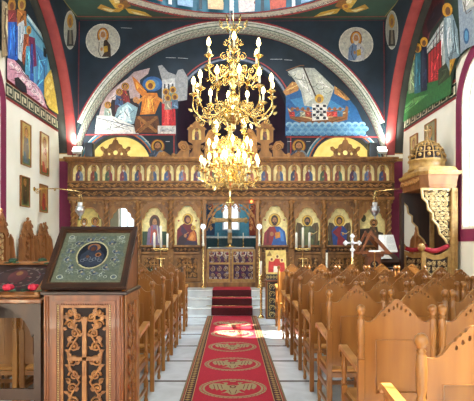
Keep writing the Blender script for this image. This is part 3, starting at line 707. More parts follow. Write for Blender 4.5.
# upper tier with twenty small arched icons
b = I().use('carved_wood')
tx = [s_*(.46+.357*i) for s_ in (-1, 1) for i in range(10)]
outer = [(-L, 3.03), (L, 3.03), (L, 3.52), (-L, 3.52)]
holes = [[(x-.15, 3.05), (x+.15, 3.05), (x+.15, 3.30)]+arc(x, 3.30, .15, 0, pi, 10)[1:] for x in tx]
holes.append([(-.24, 3.05), (.24, 3.05), (.24, 3.3)]+arc(0, 3.25, .24, .2, pi-.2, 12)[1:-1]+[(-.24, 3.3)])
b.prism([outer]+holes, YI-.10, YI-.04)
b.box(-L, L, YI+.0, YI+.06, 3.03, 3.52)
for i in range(-10, 11):
    for s_ in (-1, 1):
        x = s_*(.46-.357/2+.357*abs(i)) if i >= 0 else None
        if x is None or abs(x) > L: continue
        b.lathe([(.03,3.04),(.022,3.08),(.02,3.36),(.034,3.42),(.03,3.45)], (x, YI-.105, 0), 8)
b.build('upper_arcade', ico)
b = I().use('carved_wood'); b.bbox(-L-.05, L+.05, YI-.18, YI+.1, 3.50, 3.55, .01); b.bbox(-L-.08, L+.08, YI-.22, YI+.1, 3.55, 3.61, .012)
x = -L
while x < L: b.box(x, x+.03, YI-.195, YI-.17, 3.505, 3.545); x += .06
b.build('cornice', ico)
def icon_at(name, x, z0, w, h, y, parent, painter, mat='icon_paint', back='gilt_wood'):
    t = I() if parent is ico else MB()
    org = Vector(ico.location) if parent is ico else Vector((0, 0, 0))
    p = Paint(lambda a, b_, o: (x+a-org.x, y-o-org.y, z0+b_-org.z), mat)
    p.poly([(-w/2, 0), (w/2, 0), (w/2, h), (-w/2, h)], '#f8eaa6'); painter(p, w, h)
    return p.build(name, parent)
for i, x in enumerate(tx):
    r, m_ = ROBES[(i*5+2) % 8]
    be = [None, '#4a3020', '#cfc8bc', '#6b4a30'][i % 4]
    def pf(p, w, h): p.figure(0, .0, .43, r, m_, halo='#d8a840', full=False, beard=be, w=.60)
    icon_at('small_icon', x, 3.04, .32, .44, YI-.036, ico, pf)
def pf(p, w, h):
    p.poly([(-w/2, 0), (w/2, 0), (w/2, h), (-w/2, h)], '#cfd6c4')
    for dx in (-.13, 0, .13): p.figure(dx, .0, .36, '#7fa08c', '#c9b6a2', full=False, halo='#d9b050', w=.5)
icon_at('small_icon', 0, 3.04, .48, .44, YI-.02, ico, pf)

# main tier: bays
BAY = [(CX[i], CX[i+1]) for i in range(9) if i != 4]
def bay_board(x0, x1, zt, open_=False):
    b = I().use('carved_wood'); a, c = x0+.06, x1-.06
    prof = lobed(x0+.085, x1-.085, 2.0, zt+.04)
    outer = [(a, 1.46), (c, 1.46), (c, 2.60), (a, 2.60)]
    b.prism([outer, [(x0+.085, 1.50), (x1-.085, 1.50)]+prof], YI-.05, YI+.0)
    b.use('lit_relief_wood')
    b.tube([(u, YI-.055, v) for u, v in [(x1-.085, 1.52)]+prof+[(x0+.085, 1.52)]], .012, 4)
    w = x1-x0
    for s_ in (-1, 1):
        cx = (x0+x1)/2+s_*w*.30
        b.spiral(cx, 2.50, .045, pi/2, s_*1.3, YI-.06, .009, 9); b.spiral(cx+s_*.06, 2.40, .03, 0, -s_*1.2, YI-.06, .008, 8)
        b.leaf(cx-s_*.07, 2.52, pi if s_ > 0 else 0, .09, .05, YI-.058)
    b.box(a, c, YI-.07, YI-.02, 2.555, 2.60)
    b.build('arched_frame', ico)
def lower_panel(x0, x1, door=False):
    b = I().use('carved_wood'); a, c = x0+.06, x1-.06
    b.box(a, c, YI-.02, YI+.04, ZS, 1.50); b.bbox(a-.02, c+.02, YI-.10, YI+.0, ZS, .60, .01); b.bbox(a, c, YI-.09, YI-.0, 1.28, 1.33, .008); b.bbox(a, c, YI-.10, YI+.0, 1.45, 1.50, .008)
    q = [(a+.02, .63), (c-.02, .63), (c-.02, 1.26), (a+.02, 1.26)]; qi = [(a+.09, .70), (c-.09, .70), (c-.09, 1.19), (a+.09, 1.19)]
    b.prism([q, qi], YI-.07, YI-.02)
    m_ = (a+c)/2; n_ = 6
    b.use('shaded_ground_wood'); b.box(a+.09, c-.09, YI-.026, YI-.02, .70, 1.19); b.box(a+.02, c-.02, YI-.026, YI-.02, 1.335, 1.448); b.use('lit_relief_wood')
    for k in range(n_):                                    # vine band under the icon
        x = a+.05+(c-a-.1)*(k+.5)/n_; b.spiral(x, 1.39, .038, pi, (1.3 if k % 2 else -1.3), YI-.035, .009, 8)
    hwp = (c-a)/2-.11
    for r_ in range(4):
        for s_ in (-1, 1):
            for q in (0, 1):
                x = m_+s_*(.065+q*(hwp-.10)); z = .77+r_*.118; t_ = 1.5 if (r_+q) % 2 else -1.5
                b.spiral(x, z, .055, pi/2, s_*t_, YI-.035, .011, 10); b.leaf(x+s_*.03, z+.05, r_+q, .07, .045, YI-.033)
    b.tube([(m_, YI-.035, .71), (m_, YI-.035, 1.18)], .014, 5); b.tube([(m_-.10, YI-.035, 1.03), (m_+.10, YI-.035, 1.03)], .012, 5)
    b.build('lower_panel', ico)
tops = [2.36, 2.36, 2.37, 2.42, 2.42, 2.37, 2.36, 2.34]
for (x0, x1), zt in zip(BAY, tops): bay_board(x0, x1, zt); lower_panel(x0, x1)
def gold(p, w, h):
    p.poly([(-w/2, 0), (w/2, 0), (w/2, h), (-w/2, h)], '#f2e29a')
def virgin(p, w, h):
    gold(p, w, h); k = 1.0
    P = lambda pts, c: p.poly(pts, c)
    P([(-.26, 0), (-.25, .38), (-.17, .48), (-.08, .54), (.10, .54), (.16, .42), (.22, .30), (.25, 0)], '#6d1420')
    P([(-.26, 0), (-.2, .2), (-.06, .3), (0, .1), (.1, 0)], '#2a1420'); P([(-.14, .50), (-.02, .36), (.05, .2), (-.04, .16), (-.16, .34)], '#3a1a3a')
    p.ell(.01, .64, .13, .14, '#d8b040'); p.ring(.01, .64, .13, .14, .008, '#8a4a1c'); p.ell(.0, .63, .085, .11, '#4a101c'); p.ell(.015, .62, .048, .065, '#b47a4c'); p.ell(-.0, .64, .01, .005, '#1c120c', 8); p.ell(.035, .64, .01, .005, '#1c120c', 8); p.line([(.02, .64), (.025, .60)], .006, '#7a4528')
    P([(.0, .16), (.08, .32), (.16, .36), (.2, .28), (.2, .12), (.1, .08)], '#c8702a'); P([(.04, .16), (.12, .30), (.16, .22), (.12, .12)], '#e39a4a')
    p.ell(.15, .43, .062, .062, '#d8b040'); p.ell(.14, .425, .035, .042, '#5c341e'); p.ell(.138, .42, .026, .032, '#c08a58'); p.ell(-.05, .24, .035, .045, '#b47a4c'); p.line([(-.06, .26), (.03, .32)], .02, '#b47a4c')
    P([(-.1, 0), (.25, 0), (.22, .1), (.0, .12)], '#241a3a')
    for sx in (-1, 1): p.ell(sx*.21, .60, .022, .022, '#a03a28')
def christ(p, w, h):
    gold(p, w, h); P = lambda pts, c: p.poly(pts, c)
    P([(-.28, 0), (-.25, .30), (-.12, .46), (.12, .46), (.25, .34), (.30, 0)], '#8f2530'); P([(0, .46), (.12, .46), (.25, .34), (.30, 0), (-.08, 0), (-.02, .2), (.06, .3)], '#2459a4'); P([(.10, .40), (.2, .34), (.24, .1), (.16, .1)], '#4a86cc')
    P([(-.18, .38), (-.2, .05), (-.14, .05), (-.12, .38)], '#6a1522')
    p.ell(0, .62, .15, .16, '#d8b040'); p.ring(0, .62, .15, .16, .01, '#8a4a1c'); p.ell(0, .62, .085, .12, '#2c180e'); p.ell(0, .53, .05, .05, '#2c180e'); p.ell(0, .61, .052, .072, '#b07a4a'); p.ell(0, .545, .045, .04, '#38200f'); p.ell(0, .565, .02, .012, '#a0604a', 8)
    for sx in (-1, 1): p.ell(sx*.02, .63, .01, .005, '#1c120c', 8)
    p.line([(0, .63), (0, .58)], .007, '#7a4528'); p.ell(-.07, .28, .045, .055, '#b07a4a'); P([(.02, .16), (.14, .2), (.13, .34), (.01, .31)], '#d08a30')
    for sx in (-1, 1): p.ell(sx*.23, .62, .022, .022, '#a03a28')
def winged(robe, mantle, wing, hair='#2c180e', beard=None):
    def f(p, w, h):
        gold(p, w, h); p.poly([(-.30, 0), (.30, 0), (.30, .12), (-.30, .12)], '#3f4a2c')
        for sx in (-1, 1): p.poly([(sx*.08, .44), (sx*.16, .54), (sx*.25, .56), (sx*.28, .44), (sx*.26, .1), (sx*.2, .0), (sx*.12, .2)], wing); p.line([(sx*.24, .5), (sx*.23, .1)], .02, '#7a6436'); p.line([(sx*.2, .5), (sx*.19, .12)], .012, '#3a2c14')
        p.poly([(-.15, 0), (-.19, .36), (-.08, .48), (.08, .48), (.19, .36), (.16, 0)], robe); p.poly([(-.17, .32), (-.02, .46), (.06, .46), (.02, .26), (.16, .12), (.12, 0), (-.06, 0), (-.04, .2)], mantle)
        p.ell(0, .60, .13, .14, '#d8b040'); p.ring(0, .60, .13, .14, .008, '#8a4a1c'); p.ell(0, .60, .075, .095, hair); p.ell(0, .585, .048, .062, '#a8744a')
        if beard: p.ell(0, .535, .045, .045, beard)
        for sx in (-1, 1): p.ell(sx*.02, .60, .009, .005, '#1c120c', 8)
        p.ell(.09, .28, .03, .04, '#a8744a'); p.line([(.05, .32), (.15, .28), (.24, .34)], .018, '#d9c27a')
    return f
def council(p, w, h):
    gold(p, w, h); p.poly([(-.30, 0), (.30, 0), (.30, .34), (-.30, .34)], '#2f4a33')
    p.figure(0, .04, .72, '#7a5a6a', '#9a7a8c', full=False, beard='#7a6a5a', halo='#4a3a30', w=.7); p.poly([(-.2, .0), (.2, 0), (.16, .4), (.06, .5), (-.06, .5), (-.16, .4)], '#7d6a86'); p.line([(-.06, .48), (-.1, .06)], .03, '#b9483c'); p.line([(.06, .48), (.1, .06)], .03, '#c9c3b2'); p.ell(0, .3, .06, .1, '#a8503c')
def fathers(p, w, h):
    p.poly([(-w/2, 0), (w/2, 0), (w/2, h), (-w/2, h)], '#e6d27a'); p.poly([(-.3, 0), (.3, 0), (.3, .1), (-.3, .08)], '#5a7a48')
    p.figure(-.15, .04, .62, '#c7c2b2', '#6a4a3a', beard='#e0dcd0', w=.9); p.figure(.12, .02, .66, '#9c2f3c', '#5c8ab0', w=.95); p.line([(.28, .1), (.28, .8)], .02, '#7a5a2c'); p.ell(.25, .72, .06, .08, '#55753c'); p.ell(-.26, .68, .05, .07, '#55753c')
def dim(p, w, h):
    gold(p, w, h); p.poly([(-.3, 0), (.3, 0), (.28, .3), (-.05, .42), (-.3, .4)], '#3a2c22'); p.figure(.05, .02, .62, '#3c2f2a', '#6b5236', beard='#2c1d12', halo='#a87a34'); p.ell(-.2, .66, .06, .09, '#4a4a2a')
icons = [('icon_panel', fathers), None, ('icon_panel', council), ('icon_panel', virgin), ('icon_panel', christ), ('icon_panel', winged('#4a5238', '#6a7448', '#5c4a2c', beard='#2c180e')), ('icon_panel', winged('#27488c', '#8a2a34', '#5a4a38')), ('icon_panel', dim)]
lab = ['gold icon of two standing saints', '', 'gold icon of an old bishop in patterned robes', 'gold icon of a mother in dark red holding a child', 'gold icon of a bearded man in red and blue', 'gold icon of a winged bearded figure in olive', 'gold icon of a winged figure in blue and red', 'gold icon of a dim brown figure']
for (x0, x1), ic, lb in zip(BAY, icons, lab):
    if ic is None: continue
    o = icon_at(ic[0], (x0+x1)/2, 1.49, x1-x0-.16, .95, YI+.015, ico, ic[1]); o['label'] = lb
# north deacon's doorway: low door leaf under an open top
b = I().use('stand_wood'); x0, x1 = BAY[1]; b.box(x0+.1, x1-.1, YI+.01, YI+.05, 1.50, 1.80); b.tube([(x0+.1, YI-.0, 1.81), ((x0+x1)/2, YI, 1.88), (x1-.1, YI, 1.81)], .02, 5); b.build('door', ico)
# royal doors
for s_ in (-1, 1):
    b = I().use('gilt_wood'); x0, x1 = (-.58, -.01) if s_ < 0 else (.01, .58)
    b.prism([[(x0, .60), (x1, .60), (x1, 1.40), (x0, 1.40)], [(x0+.05, .68), (x1-.05, .68), (x1-.05, 1.03), (x0+.05, 1.03)], [(x0+.05, 1.08), (x1-.05, 1.08), (x1-.05, 1.34), (x0+.05, 1.34)]], YI-.04, YI+.0)
    b.build('royal_door', ico)
    b = I()
    xs = [x0+.05+(x1-x0-.1)*(k+.5)/3 for k in range(3)]
    b.use('pale_carving')
    for x in xs:
        b.spiral(x, 1.25, .07, pi/2, 1.4, YI-.03, .007, 12); b.spiral(x, 1.14, .05, -pi/2, 1.3, YI-.03, .007, 10)
        b.spiral(x, .92, .07, pi/2, -1.4, YI-.03, .007, 12); b.spiral(x, .77, .06, -pi/2, 1.4, YI-.03, .007, 10)
    b.build('door_lattice', ico)
p = Paint(lambda a, c, o: (a-ISL[0], YI+.02-o-ISL[1], c-ISL[2]))
p.poly([(-.56, .62), (.56, .62), (.56, 1.42), (-.56, 1.42)], '#4a2c50')
rg = random.Random(5)
for r_ in range(6):
    for c_ in range(9):
        x = -.5+c_*.125+(r_ % 2)*.03; z = .70+r_*.125
        p.ell(x, z, .035, .03, ['#c8c0cc', '#8b3f5c', '#dcd4d0', '#6a587e'][rg.randrange(4)], 8); p.ell(x, z, .016, .014, '#2a1b30', 8)
for c_ in range(6): p.ring(-.47+c_*.19, 1.30, .08, .07, .022, '#ece4e0', 12); p.ell(-.47+c_*.19, 1.30, .03, .03, '#8f2f48', 8)
p.build('embroidered_curtain', ico)
b = I().use('carved_wood')
for s_ in (-1, 1): b.bbox(min(s_*.60, s_*.68), max(s_*.60, s_*.68), YI-.12, YI-.0, ZS, 2.58)
b.bbox(-.60, .60, YI-.06, YI+.03, ZS, .60, .01); b.box(-.60, .60, YI-.07, YI+.0, 2.50, 2.60)
b.build('royal_door_frame', ico)
# openwork arch above the royal doors
b = I().use('lit_relief_wood')
for s_ in (-1, 1):
    A = arc(0, 1.95, .60, 0, pi/2, 14)
    b.tube([(s_*u, YI-.04, v) for u, v in A], .016, 5)
    for (cx, cz, r0, tn) in ((.50, 2.42, .10, 1.5), (.30, 2.40, .08, -1.4), (.53, 2.22, .06, 1.4), (.16, 2.47, .06, 1.3), (.42, 2.27, .06, -1.4), (.50, 2.05, .06, 1.4), (.06, 2.44, .04, -1.3), (.38, 2.47, .05, 1.4), (.47, 1.92, .05, -1.2), (.20, 2.36, .05, 1.2)):
        b.spiral(s_*cx, cz, r0, pi/2, s_*tn, YI-.04, .011, 13); b.leaf(s_*cx, cz-.02, -pi/2+s_*.6, .06, .04, YI-.04)
    b.tube([(s_*.58, YI-.04, 1.85), (s_*.50, YI-.04, 2.1), (s_*.36, YI-.04, 2.32), (s_*.12, YI-.04, 2.5)], .014, 5)
b.build('openwork_arch', ico)
# crests on the cornice
def crest(cx, parent):
    b = I().use('carved_wood')
    P = [(.34, 0), (.34, .05), (.26, .07), (.29, .16), (.35, .2), (.36, .27), (.30, .28), (.24, .22), (.18, .24), (.15, .32), (.08, .35), (.05, .43), (0, .46)]
    o = [(cx+u, 3.6+v) for u, v in P]+[(cx-u, 3.6+v) for u, v in P[-2::-1]]
    o = o[::-1]
    hol = [[(cx+u*.06+.0, 3.73+v*.06) for u, v in [(cos(t), sin(t)) for t in [2*pi*i/10 for i in range(10)]]]]+[[(cx+sx*.15+.035*cos(t), 3.70+.035*sin(t)) for t in [2*pi*i/8 for i in range(8)]] for sx in (-1, 1)]
    b.prism([o]+hol, YI-.08, YI-.04)
    b.use('lit_relief_wood')
    for s_ in (-1, 1): b.spiral(cx+s_*.13, 3.78, .07, 0, s_*1.5, YI-.085, .012, 12); b.spiral(cx+s_*.29, 3.80, .05, pi/2, -s_*1.4, YI-.085, .011, 10); b.spiral(cx+s_*.26, 3.68, .04, -pi/2, s_*1.2, YI-.085, .01, 8)
    b.ball((cx, YI-.06, 4.08), .03, 8); b.build('crest', parent)
crest(-2.79, ico); crest(2.76, ico)
def shrine(cx, parent):
    b = I().use('carved_wood')
    o = [(cx-.17, 3.6), (cx+.17, 3.6), (cx+.17, 3.70), (cx+.10, 3.78), (cx+.10, 3.95), (cx+.20, 4.0), (cx+.20, 4.28), (cx+.24, 4.30), (cx, 4.52), (cx-.24, 4.30), (cx-.20, 4.28), (cx-.20, 4.0), (cx-.10, 3.95), (cx-.10, 3.78), (cx-.17, 3.70)]
    h = [(cx-.11, 4.04), (cx+.11, 4.04), (cx+.11, 4.22)]+arc(cx, 4.22, .11, 0, pi, 10)[1:]
    b.prism([o, h], YI-.08, YI-.03)
    b.use('lit_relief_wood')
    for s_ in (-1, 1): b.spiral(cx+s_*.14, 3.86, .06, -pi/2, s_*1.4, YI-.085, .011, 10); b.spiral(cx+s_*.13, 4.38, .04, 0, s_*1.2, YI-.085, .01, 8)
    b.ball((cx, YI-.055, 4.56), .03, 8); b.build('shrine', parent)
    def pf(p, w, h_): p.poly([(-w/2, 0), (w/2, 0), (w/2, h_), (-w/2, h_)], '#e6cf7c'); p.figure(0, .02, .30, '#3a3440', '#7a4a3a', w=.9)
    icon_at('shrine_icon', cx, 4.02, .24, .33, YI-.025, parent, pf)
shrine(-.83, ico); shrine(.82, ico)
for s_ in (-1, 1):                                  # long dolphin scrolls either side of the shrines
    b = I().use('carved_wood')
    P = [(1.02, 0), (1.0, .28), (1.08, .40), (1.2, .42), (1.28, .34), (1.26, .24), (1.2, .22), (1.3, .10), (1.45, .06), (1.6, .16), (1.74, .14), (1.8, .05), (1.78, 0)]
    o = [(s_*u, 3.6+v) for u, v in P]
    if s_ < 0: o = o[::-1]
    b.prism([o], YI-.08, YI-.04); b.use('lit_relief_wood'); b.spiral(s_*1.14, 3.86, .10, 0, s_*1.6, YI-.09, .014, 14); b.spiral(s_*1.62, 3.69, .06, pi/2, -s_*1.4, YI-.09, .012, 10); b.spiral(s_*1.38, 3.68, .05, -pi/2, s_*1.4, YI-.09, .012, 10)
    P = [(.64, 0), (.62, .5), (.54, .66), (.42, .72), (.38, .62), (.44, .5), (.40, .36), (.28, .40), (.22, .30), (.26, .0)]
    o = [(s_*u, 3.6+v) for u, v in P]
    if s_ > 0: o = o[::-1]
    b.prism([o], YI-.08, YI-.04); b.use('lit_relief_wood'); b.spiral(s_*.46, 4.15, .09, 0, s_*1.6, YI-.09, .014, 14); b.spiral(s_*.36, 3.78, .07, 0, -s_*1.5, YI-.09, .012, 12)
    b.build('scroll_carving', ico)
b = I().use('carved_wood'); z = 3.6
b.bbox(-.2, .2, YI-.09, YI-.0, z, z+.12); b.bbox(-.03, .03, YI-.07, YI-.03, z+.1, 5.0); b.bbox(-.36, .36, YI-.07, YI-.03, 4.52, 4.58); b.bbox(-.16, .16, YI-.07, YI-.03, 4.78, 4.83)
for dx, dz in ((-.38, 4.55), (.38, 4.55), (0, 5.02)): b.ball((dx, YI-.05, dz), .05, 8)
p = b; p.build('screen_cross', ico)

# floodlights and loudspeakers on the screen
for sx, dz, lb in ((-3.72, 0, 'small white floodlight on the screen, at its window end near the cave fresco'), (3.66, 0, 'small white floodlight on the screen, at the end beside the throne')):
    t = thing('floodlight', lb, 'floodlight', (sx, YI-.02, 3.61), 0, 'floodlights on the screen')
    b = MB().use('white_paint'); b.M = T(0, 0, .19, 0, .75); b.bbox(-.11, .11, -.09, .09, -.05, .03, .01); b.build('housing', t)
    b = MB().use('flood_glow'); b.M = T(0, 0, .19, 0, .75); b.box(-.10, .10, -.08, .08, .031, .038); b.build('lens', t)
    b = MB().use('black_plastic'); b.box(-.12, -.112, -.02, .02, 0, .2); b.box(.112, .12, -.02, .02, 0, .2); b.box(-.12, .12, -.03, .03, 0, .012); b.build('bracket', t)
    lamp('SPOT', 'floodlight_beam', (sx, YI-.06, 3.95), 85, (.95, 1, .92), aim=(sx*1.0, YI+.45, 5.2), radius=.05, spot=radians(140), blend=.8)
for sx, lb in ((-3.42, 'black loudspeaker on the screen, at the end with the resurrection fresco'), (3.42, 'black loudspeaker on the screen, at the end under the ship fresco')):
    t = thing('loudspeaker', lb, 'loudspeaker', (sx, YI-.03, 3.61), 0, 'loudspeakers on the screen')
    b = MB().use('black_plastic'); b.bbox(-.10, .10, -.09, .09, .0, .36, .012); b.build('cabinet', t)
    b = MB().use('smoky_panel'); b.box(-.085, .085, -.096, -.09, .015, .345); b.lathe([(.06, 0), (.045, .012), (.02, .0)], (0, 0, 0), 14); b.build('grille', t)

# ================================================================== SANCTUARY: altar and crucifix
t = thing('altar_table', 'altar table under a dark brocade cloth behind the royal doors', 'altar', (0, 13.1, ZS))
b = MB().use('dark_carpet'); b.bbox(-.55, .55, -.4, .4, .02, .90, .02); b.build('altar_cloth', t); b = MB().use('white_paint'); b.bbox(-.6, .6, -.45, .45, .90, .96, .01); b.build('tabletop', t)
p = Paint(lambda a, c, o: (a, -.402-o, c)); 
for i in range(7):
    for j in range(5): p.ell(-.46+i*.155, .12+j*.17, .05, .05, ['#7a6a8c', '#9a8a58', '#6b2f44'][(i+j) % 3], 8); p.ell(-.46+i*.155, .12+j*.17, .02, .02, '#241420', 8)
p.build('embroidery', t)
t = thing('crucifix', 'tall gilded crucifix standing on the altar behind the royal doors', 'crucifix', (-.03, 12.85, ZS+.96))
b = MB().use('brass'); b.lathe([(.14, 0), (.15, .02), (.08, .05), (.04, .09), (.03, .12)], (0, 0, 0), 14); b.build('base', t)
b = MB().use('pale_carving')
b.bbox(-.055, .055, -.015, .02, .1, 1.12, .008); b.bbox(-.42, .42, -.015, .02, .655, .765, .008)
for dx, dz in ((-.41, .705), (.41, .705), (0, 1.12)):
    for k in range(3): a = atan2(dz-.705, dx)+(k-1)*1.4; b.ball((dx+.045*cos(a), 0, dz+.045*sin(a)), .04, 8)
b.build('cross', t)
b = MB().use('pale_carving'); b.smooth = True                      # small carved figure of the cross
b.tube([(0, -.03, .66), (0, -.035, .5), (.01, -.035, .38), (0, -.03, .2)], .045, 8, (1, .45)); b.ball((0, -.04, .76), .04, 10, .05)
for s_ in (-1, 1): b.tube([(s_*.03, -.03, .66), (s_*.17, -.03, .68), (s_*.30, -.03, .715)], .018, 6, (1, .6))
b.use('white_paint'); b.lathe([(.05, .38), (.06, .42), (.055, .47)], (0, -.03, 0), 10); b.build('carved_figure', t)
for sx, lb in ((-.34, 'slim brass candlestick on the altar toward the mother icon'), (.32, 'slim brass candlestick on the altar toward the icon in red and blue')):
    t = thing('candlestick', lb, 'candlestick', (sx, 12.85, ZS+.96), 0, 'altar candlesticks')
    b = MB().use('brass'); b.lathe([(.05, 0), (.05, .01), (.015, .03), (.012, .18), (.03, .2), (.03, .21)], (0, 0, 0), 10); b.build('holder', t); b = MB().use('wax'); b.lathe([(.012, .21), (.012, .38)], (0, 0, 0), 8); b.build('candle', t)

# ================================================================== CARPET
b = MB().use('red_carpet')
t = thing('step_carpet', 'dark red cloth laid over the altar steps', 'carpet', (0.02, 10.4, 0))
b = MB().use('red_carpet'); x0, x1 = -.44, .44
for y, z in ((0, .17), (.32, .33)): b.bbox(x0, x1, y+.02, y+.36, z, z+.008, .003)
b.bbox(x0, x1, .66, 1.42, ZS+.006, ZS+.014, .003)
b.build('tread_cloth', t)
b = MB().use('dark_carpet')
for y, z0, z1 in ((.02, .01, .17), (.34, .17, .33), (.66, .33, ZS+.012)): b.box(x0, x1, y-.008, y, z0, z1)
b.build('riser_cloth', t)
b = MB().use('brass')
for y, z in ((.03, .178), (.35, .338)): b.tube([(x0-.12, y+.28, z), (x1+.12, y+.28, z)], .008, 6)
b.build('stair_rod', t)
p = Paint(lambda a, c, o: (a+.02, c, o), 'carpet_pile', eps=.00025, base=.006)
w = .525; y0, y1 = .6, 10.4
p.poly([(-w, y0), (w, y0), (w, y1), (-w, y1)], '#b0182e')
for s_ in (-1, 1):
    p.poly([(s_*w, y0), (s_*(w-.022), y0), (s_*(w-.022), y1), (s_*w, y1)], '#7a6a4a'); p.poly([(s_*(w-.03), y0), (s_*(w-.12), y0), (s_*(w-.12), y1), (s_*(w-.03), y1)], '#4a1a22')
    for q_ in (.034, .116): p.poly([(s_*(w-q_), y0), (s_*(w-q_-.008), y0), (s_*(w-q_-.008), y1), (s_*(w-q_), y1)], '#b59a62')
    y = y0+.03
    while y < y1:
        p.poly([(s_*(w-.045), y), (s_*(w-.075), y+.028), (s_*(w-.105), y), (s_*(w-.075), y-.028)], '#a8894f'); p.o -= p.eps
        y += .075
p.o += p.eps*3
def eagle(p, cy):
    c = '#a39268'; d = '#6a1420'; e0 = p.o
    for k, r_, cc in ((1, .36, c), (1, .335, '#b0182e'), (1, .325, c), (1, .30, '#b0182e')): p.ell(0, cy, r_, r_*.96, cc, 40)
    n_ = 44
    for i in range(n_): a = 2*pi*i/n_; p.ell(.348*cos(a), cy+.335*sin(a), .008, .008, d, 6); p.o -= p.eps
    p.o += p.eps
    for s_ in (-1, 1):
        P = [(.02, .06), (.07, .12), (.05, .18), (.07, .21), (.12, .19), (.09, .165), (.10, .13), (.15, .17), (.22, .17), (.26, .10), (.25, .02), (.22, -.06), (.19, -.02), (.17, -.09), (.14, -.04), (.12, -.11), (.09, -.06), (.06, -.09), (.09, -.15), (.13, -.19), (.06, -.17), (.03, -.22), (0, -.24), (0, .06)]
        p.poly([(s_*u, cy+v) for u, v in P], c)
        for u in (.13, .17, .21): p.line([(s_*u, cy+.12), (s_*(u-.02), cy-.03)], .008, d)
        p.ell(s_*.075, cy+.19, .008, .008, d, 6); p.line([(s_*.04, cy-.08), (s_*.02, cy-.2)], .008, d)
    p.ell(0, cy+.03, .05, .07, c); p.ell(0, cy+.03, .035, .05, d); p.ell(0, cy+.03, .02, .03, c); p.poly([(-.03, cy+.22), (.03, cy+.22), (.035, cy+.26), (0, cy+.245), (-.035, cy+.26)], c)
    p.o = e0
for k in range(9): eagle(p, 1.04+k*1.042)
cp = p.build('carpet_runner')
b = MB()
tag(cp, 'long red carpet runner with two-headed eagle medallions on the marble aisle', 'carpet')
# body of the runner, a thin slab under the woven face
b = MB().use('dark_carpet'); b.box(-w+.02, w+.02, y0, y1, .0005, .0055); b.build('backing', cp)

# ================================================================== CHAIRS
def chair_proto():
    t = thing('armchair', 'x', 'chair', (0, 0, 0)); H = .232
    b = MB().use('chair_wood')                                    # backrest with crest and pierced holes
    C = [(.213, 1.045), (.185, 1.040), (.165, 1.043), (.145, 1.056), (.125, 1.078), (.108, 1.102), (.096, 1.112), (.084, 1.116), (.076, 1.132), (.062, 1.138), (.054, 1.152), (.038, 1.156), (.030, 1.172), (.016, 1.182), (0, 1.186)]
    out = [(-.213, .50), (.213, .50)]+C+[(-u, v) for u, v in C[-2::-1]]
    hol = [[(-.14, .58), (.14, .58), (.14, .925), (-.14, .925)]]
    for u, v, rx, rz in ((0, 1.145, .008, .018), (-.024, 1.130, .009, .013), (.024, 1.130, .009, .013), (-.054, 1.112, .009, .012), (.054, 1.112, .009, .012), (-.082, 1.088, .008, .011), (.082, 1.088, .008, .011)):
        hol.append([(u+rx*cos(2*pi*i/8), v+rz*sin(2*pi*i/8)) for i in range(8)])
    b.prism([out]+hol, -.012, .012); b.box(-.15, .15, .0, .008, .57, .935); b.tube([(-.14, -.010, .58), (.14, -.010, .58), (.14, -.010, .925), (-.14, -.010, .925), (-.14, -.010, .58)], .006, 4)
    b.build('backrest', t)
    for s_ in (-1, 1):
        b = MB().use('chair_wood'); x = s_*H
        b.bbox(x-.022, x+.022, -.022, .022, 0, .80, .004)
        b.lathe([(.02,.80),(.026,.81),(.018,.83),(.026,.85),(.017,.87),(.024,.90),(.027,.99),(.023,1.05),(.014,1.062),(.024,1.07),(.012,1.082),(.022,1.092),(.031,1.112),(.028,1.135),(.015,1.148),(.0001,1.152)], (x, 0, 0), 10)
        b.build('back_post', t)
        b = MB().use('chair_wood'); y = .47
        b.bbox(x-.02, x+.02, y-.02, y+.02, .38, .50, .004)
        b.lathe([(.017,0),(.022,.03),(.014,.06),(.021,.12),(.024,.20),(.014,.27),(.022,.30),(.017,.34),(.02,.38)], (x, y, 0), 10)
        b.lathe([(.018,.50),(.024,.52),(.013,.54),(.021,.59),(.023,.64),(.014,.70),(.022,.73),(.018,.765)], (x, y, 0), 10)
        b.build('leg', t)
        b = MB().use('chair_seat'); N = 8; M0 = b.M
        pr = [(.02, .745), (.10, .755), (.22, .762), (.34, .772), (.44, .785), (.50, .788), (.535, .775), (.54, .745)]
        up = pr; dn = [(a, c-.032) for a, c in pr[:-2]]+[(.515, .735), (.52, .728)]
        poly = up+dn[::-1]
        b.M = Matrix(((0, 1, 0, x), (1, 0, 0, 0), (0, 0, 1, 0), (0, 0, 0, 1))); b.prism([poly[::-1]], -.027, .027); b.build('arm', t)
        b = MB().use('chair_wood')
        for z in (.13, .27): b.box(x-.011, x+.011, .02, .46, z, z+.032)
        b.build('stretcher', t)
    b = MB().use('chair_seat'); b.bbox(-.225, .225, .0, .50, .44, .468, .008); b.build('seat', t)
    b = MB().use('chair_wood'); b.box(-.215, .215, .455, .485, .385, .44); b.box(-.215, .215, -.012, .012, .40, .44); b.box(-.243, -.221, .02, .46, .39, .44); b.box(.221, .243, .02, .46, .39, .44); b.box(-.22, .22, .465, .48, .20, .235); b.build('seat_frame', t)
    return t
ch0 = chair_proto(); used = []
ORD = ['first', 'second', 'third', 'fourth', 'fifth', 'sixth', 'seventh', 'eighth']
SEAT = ['aisle seat', 'second seat in', 'third seat in', 'fourth seat in', 'fifth seat in']
def put_chair(x, y, lb, g):
    if not used: ch0.location = (x, y, 0); ch0['label'] = lb; ch0['group'] = g; used.append(1)
    else: dup(ch0, (x, y, 0), lb, g)
rowsR = [8.64, 7.42, 6.80, 5.98, 5.12, 4.2, 3.18, 2.17]; cntR = [5, 5, 5, 5, 5, 4, 3, 1]
for i, (y, c) in enumerate(zip(rowsR, cntR)):
    for k in range(c):
        if y > 8 and k > 4: continue
        put_chair(.82+.255+.527*k, y, 'carved wooden armchair on the throne side, %s row from the steps, %s' % (ORD[i], SEAT[k]), 'armchairs on the throne side of the aisle')
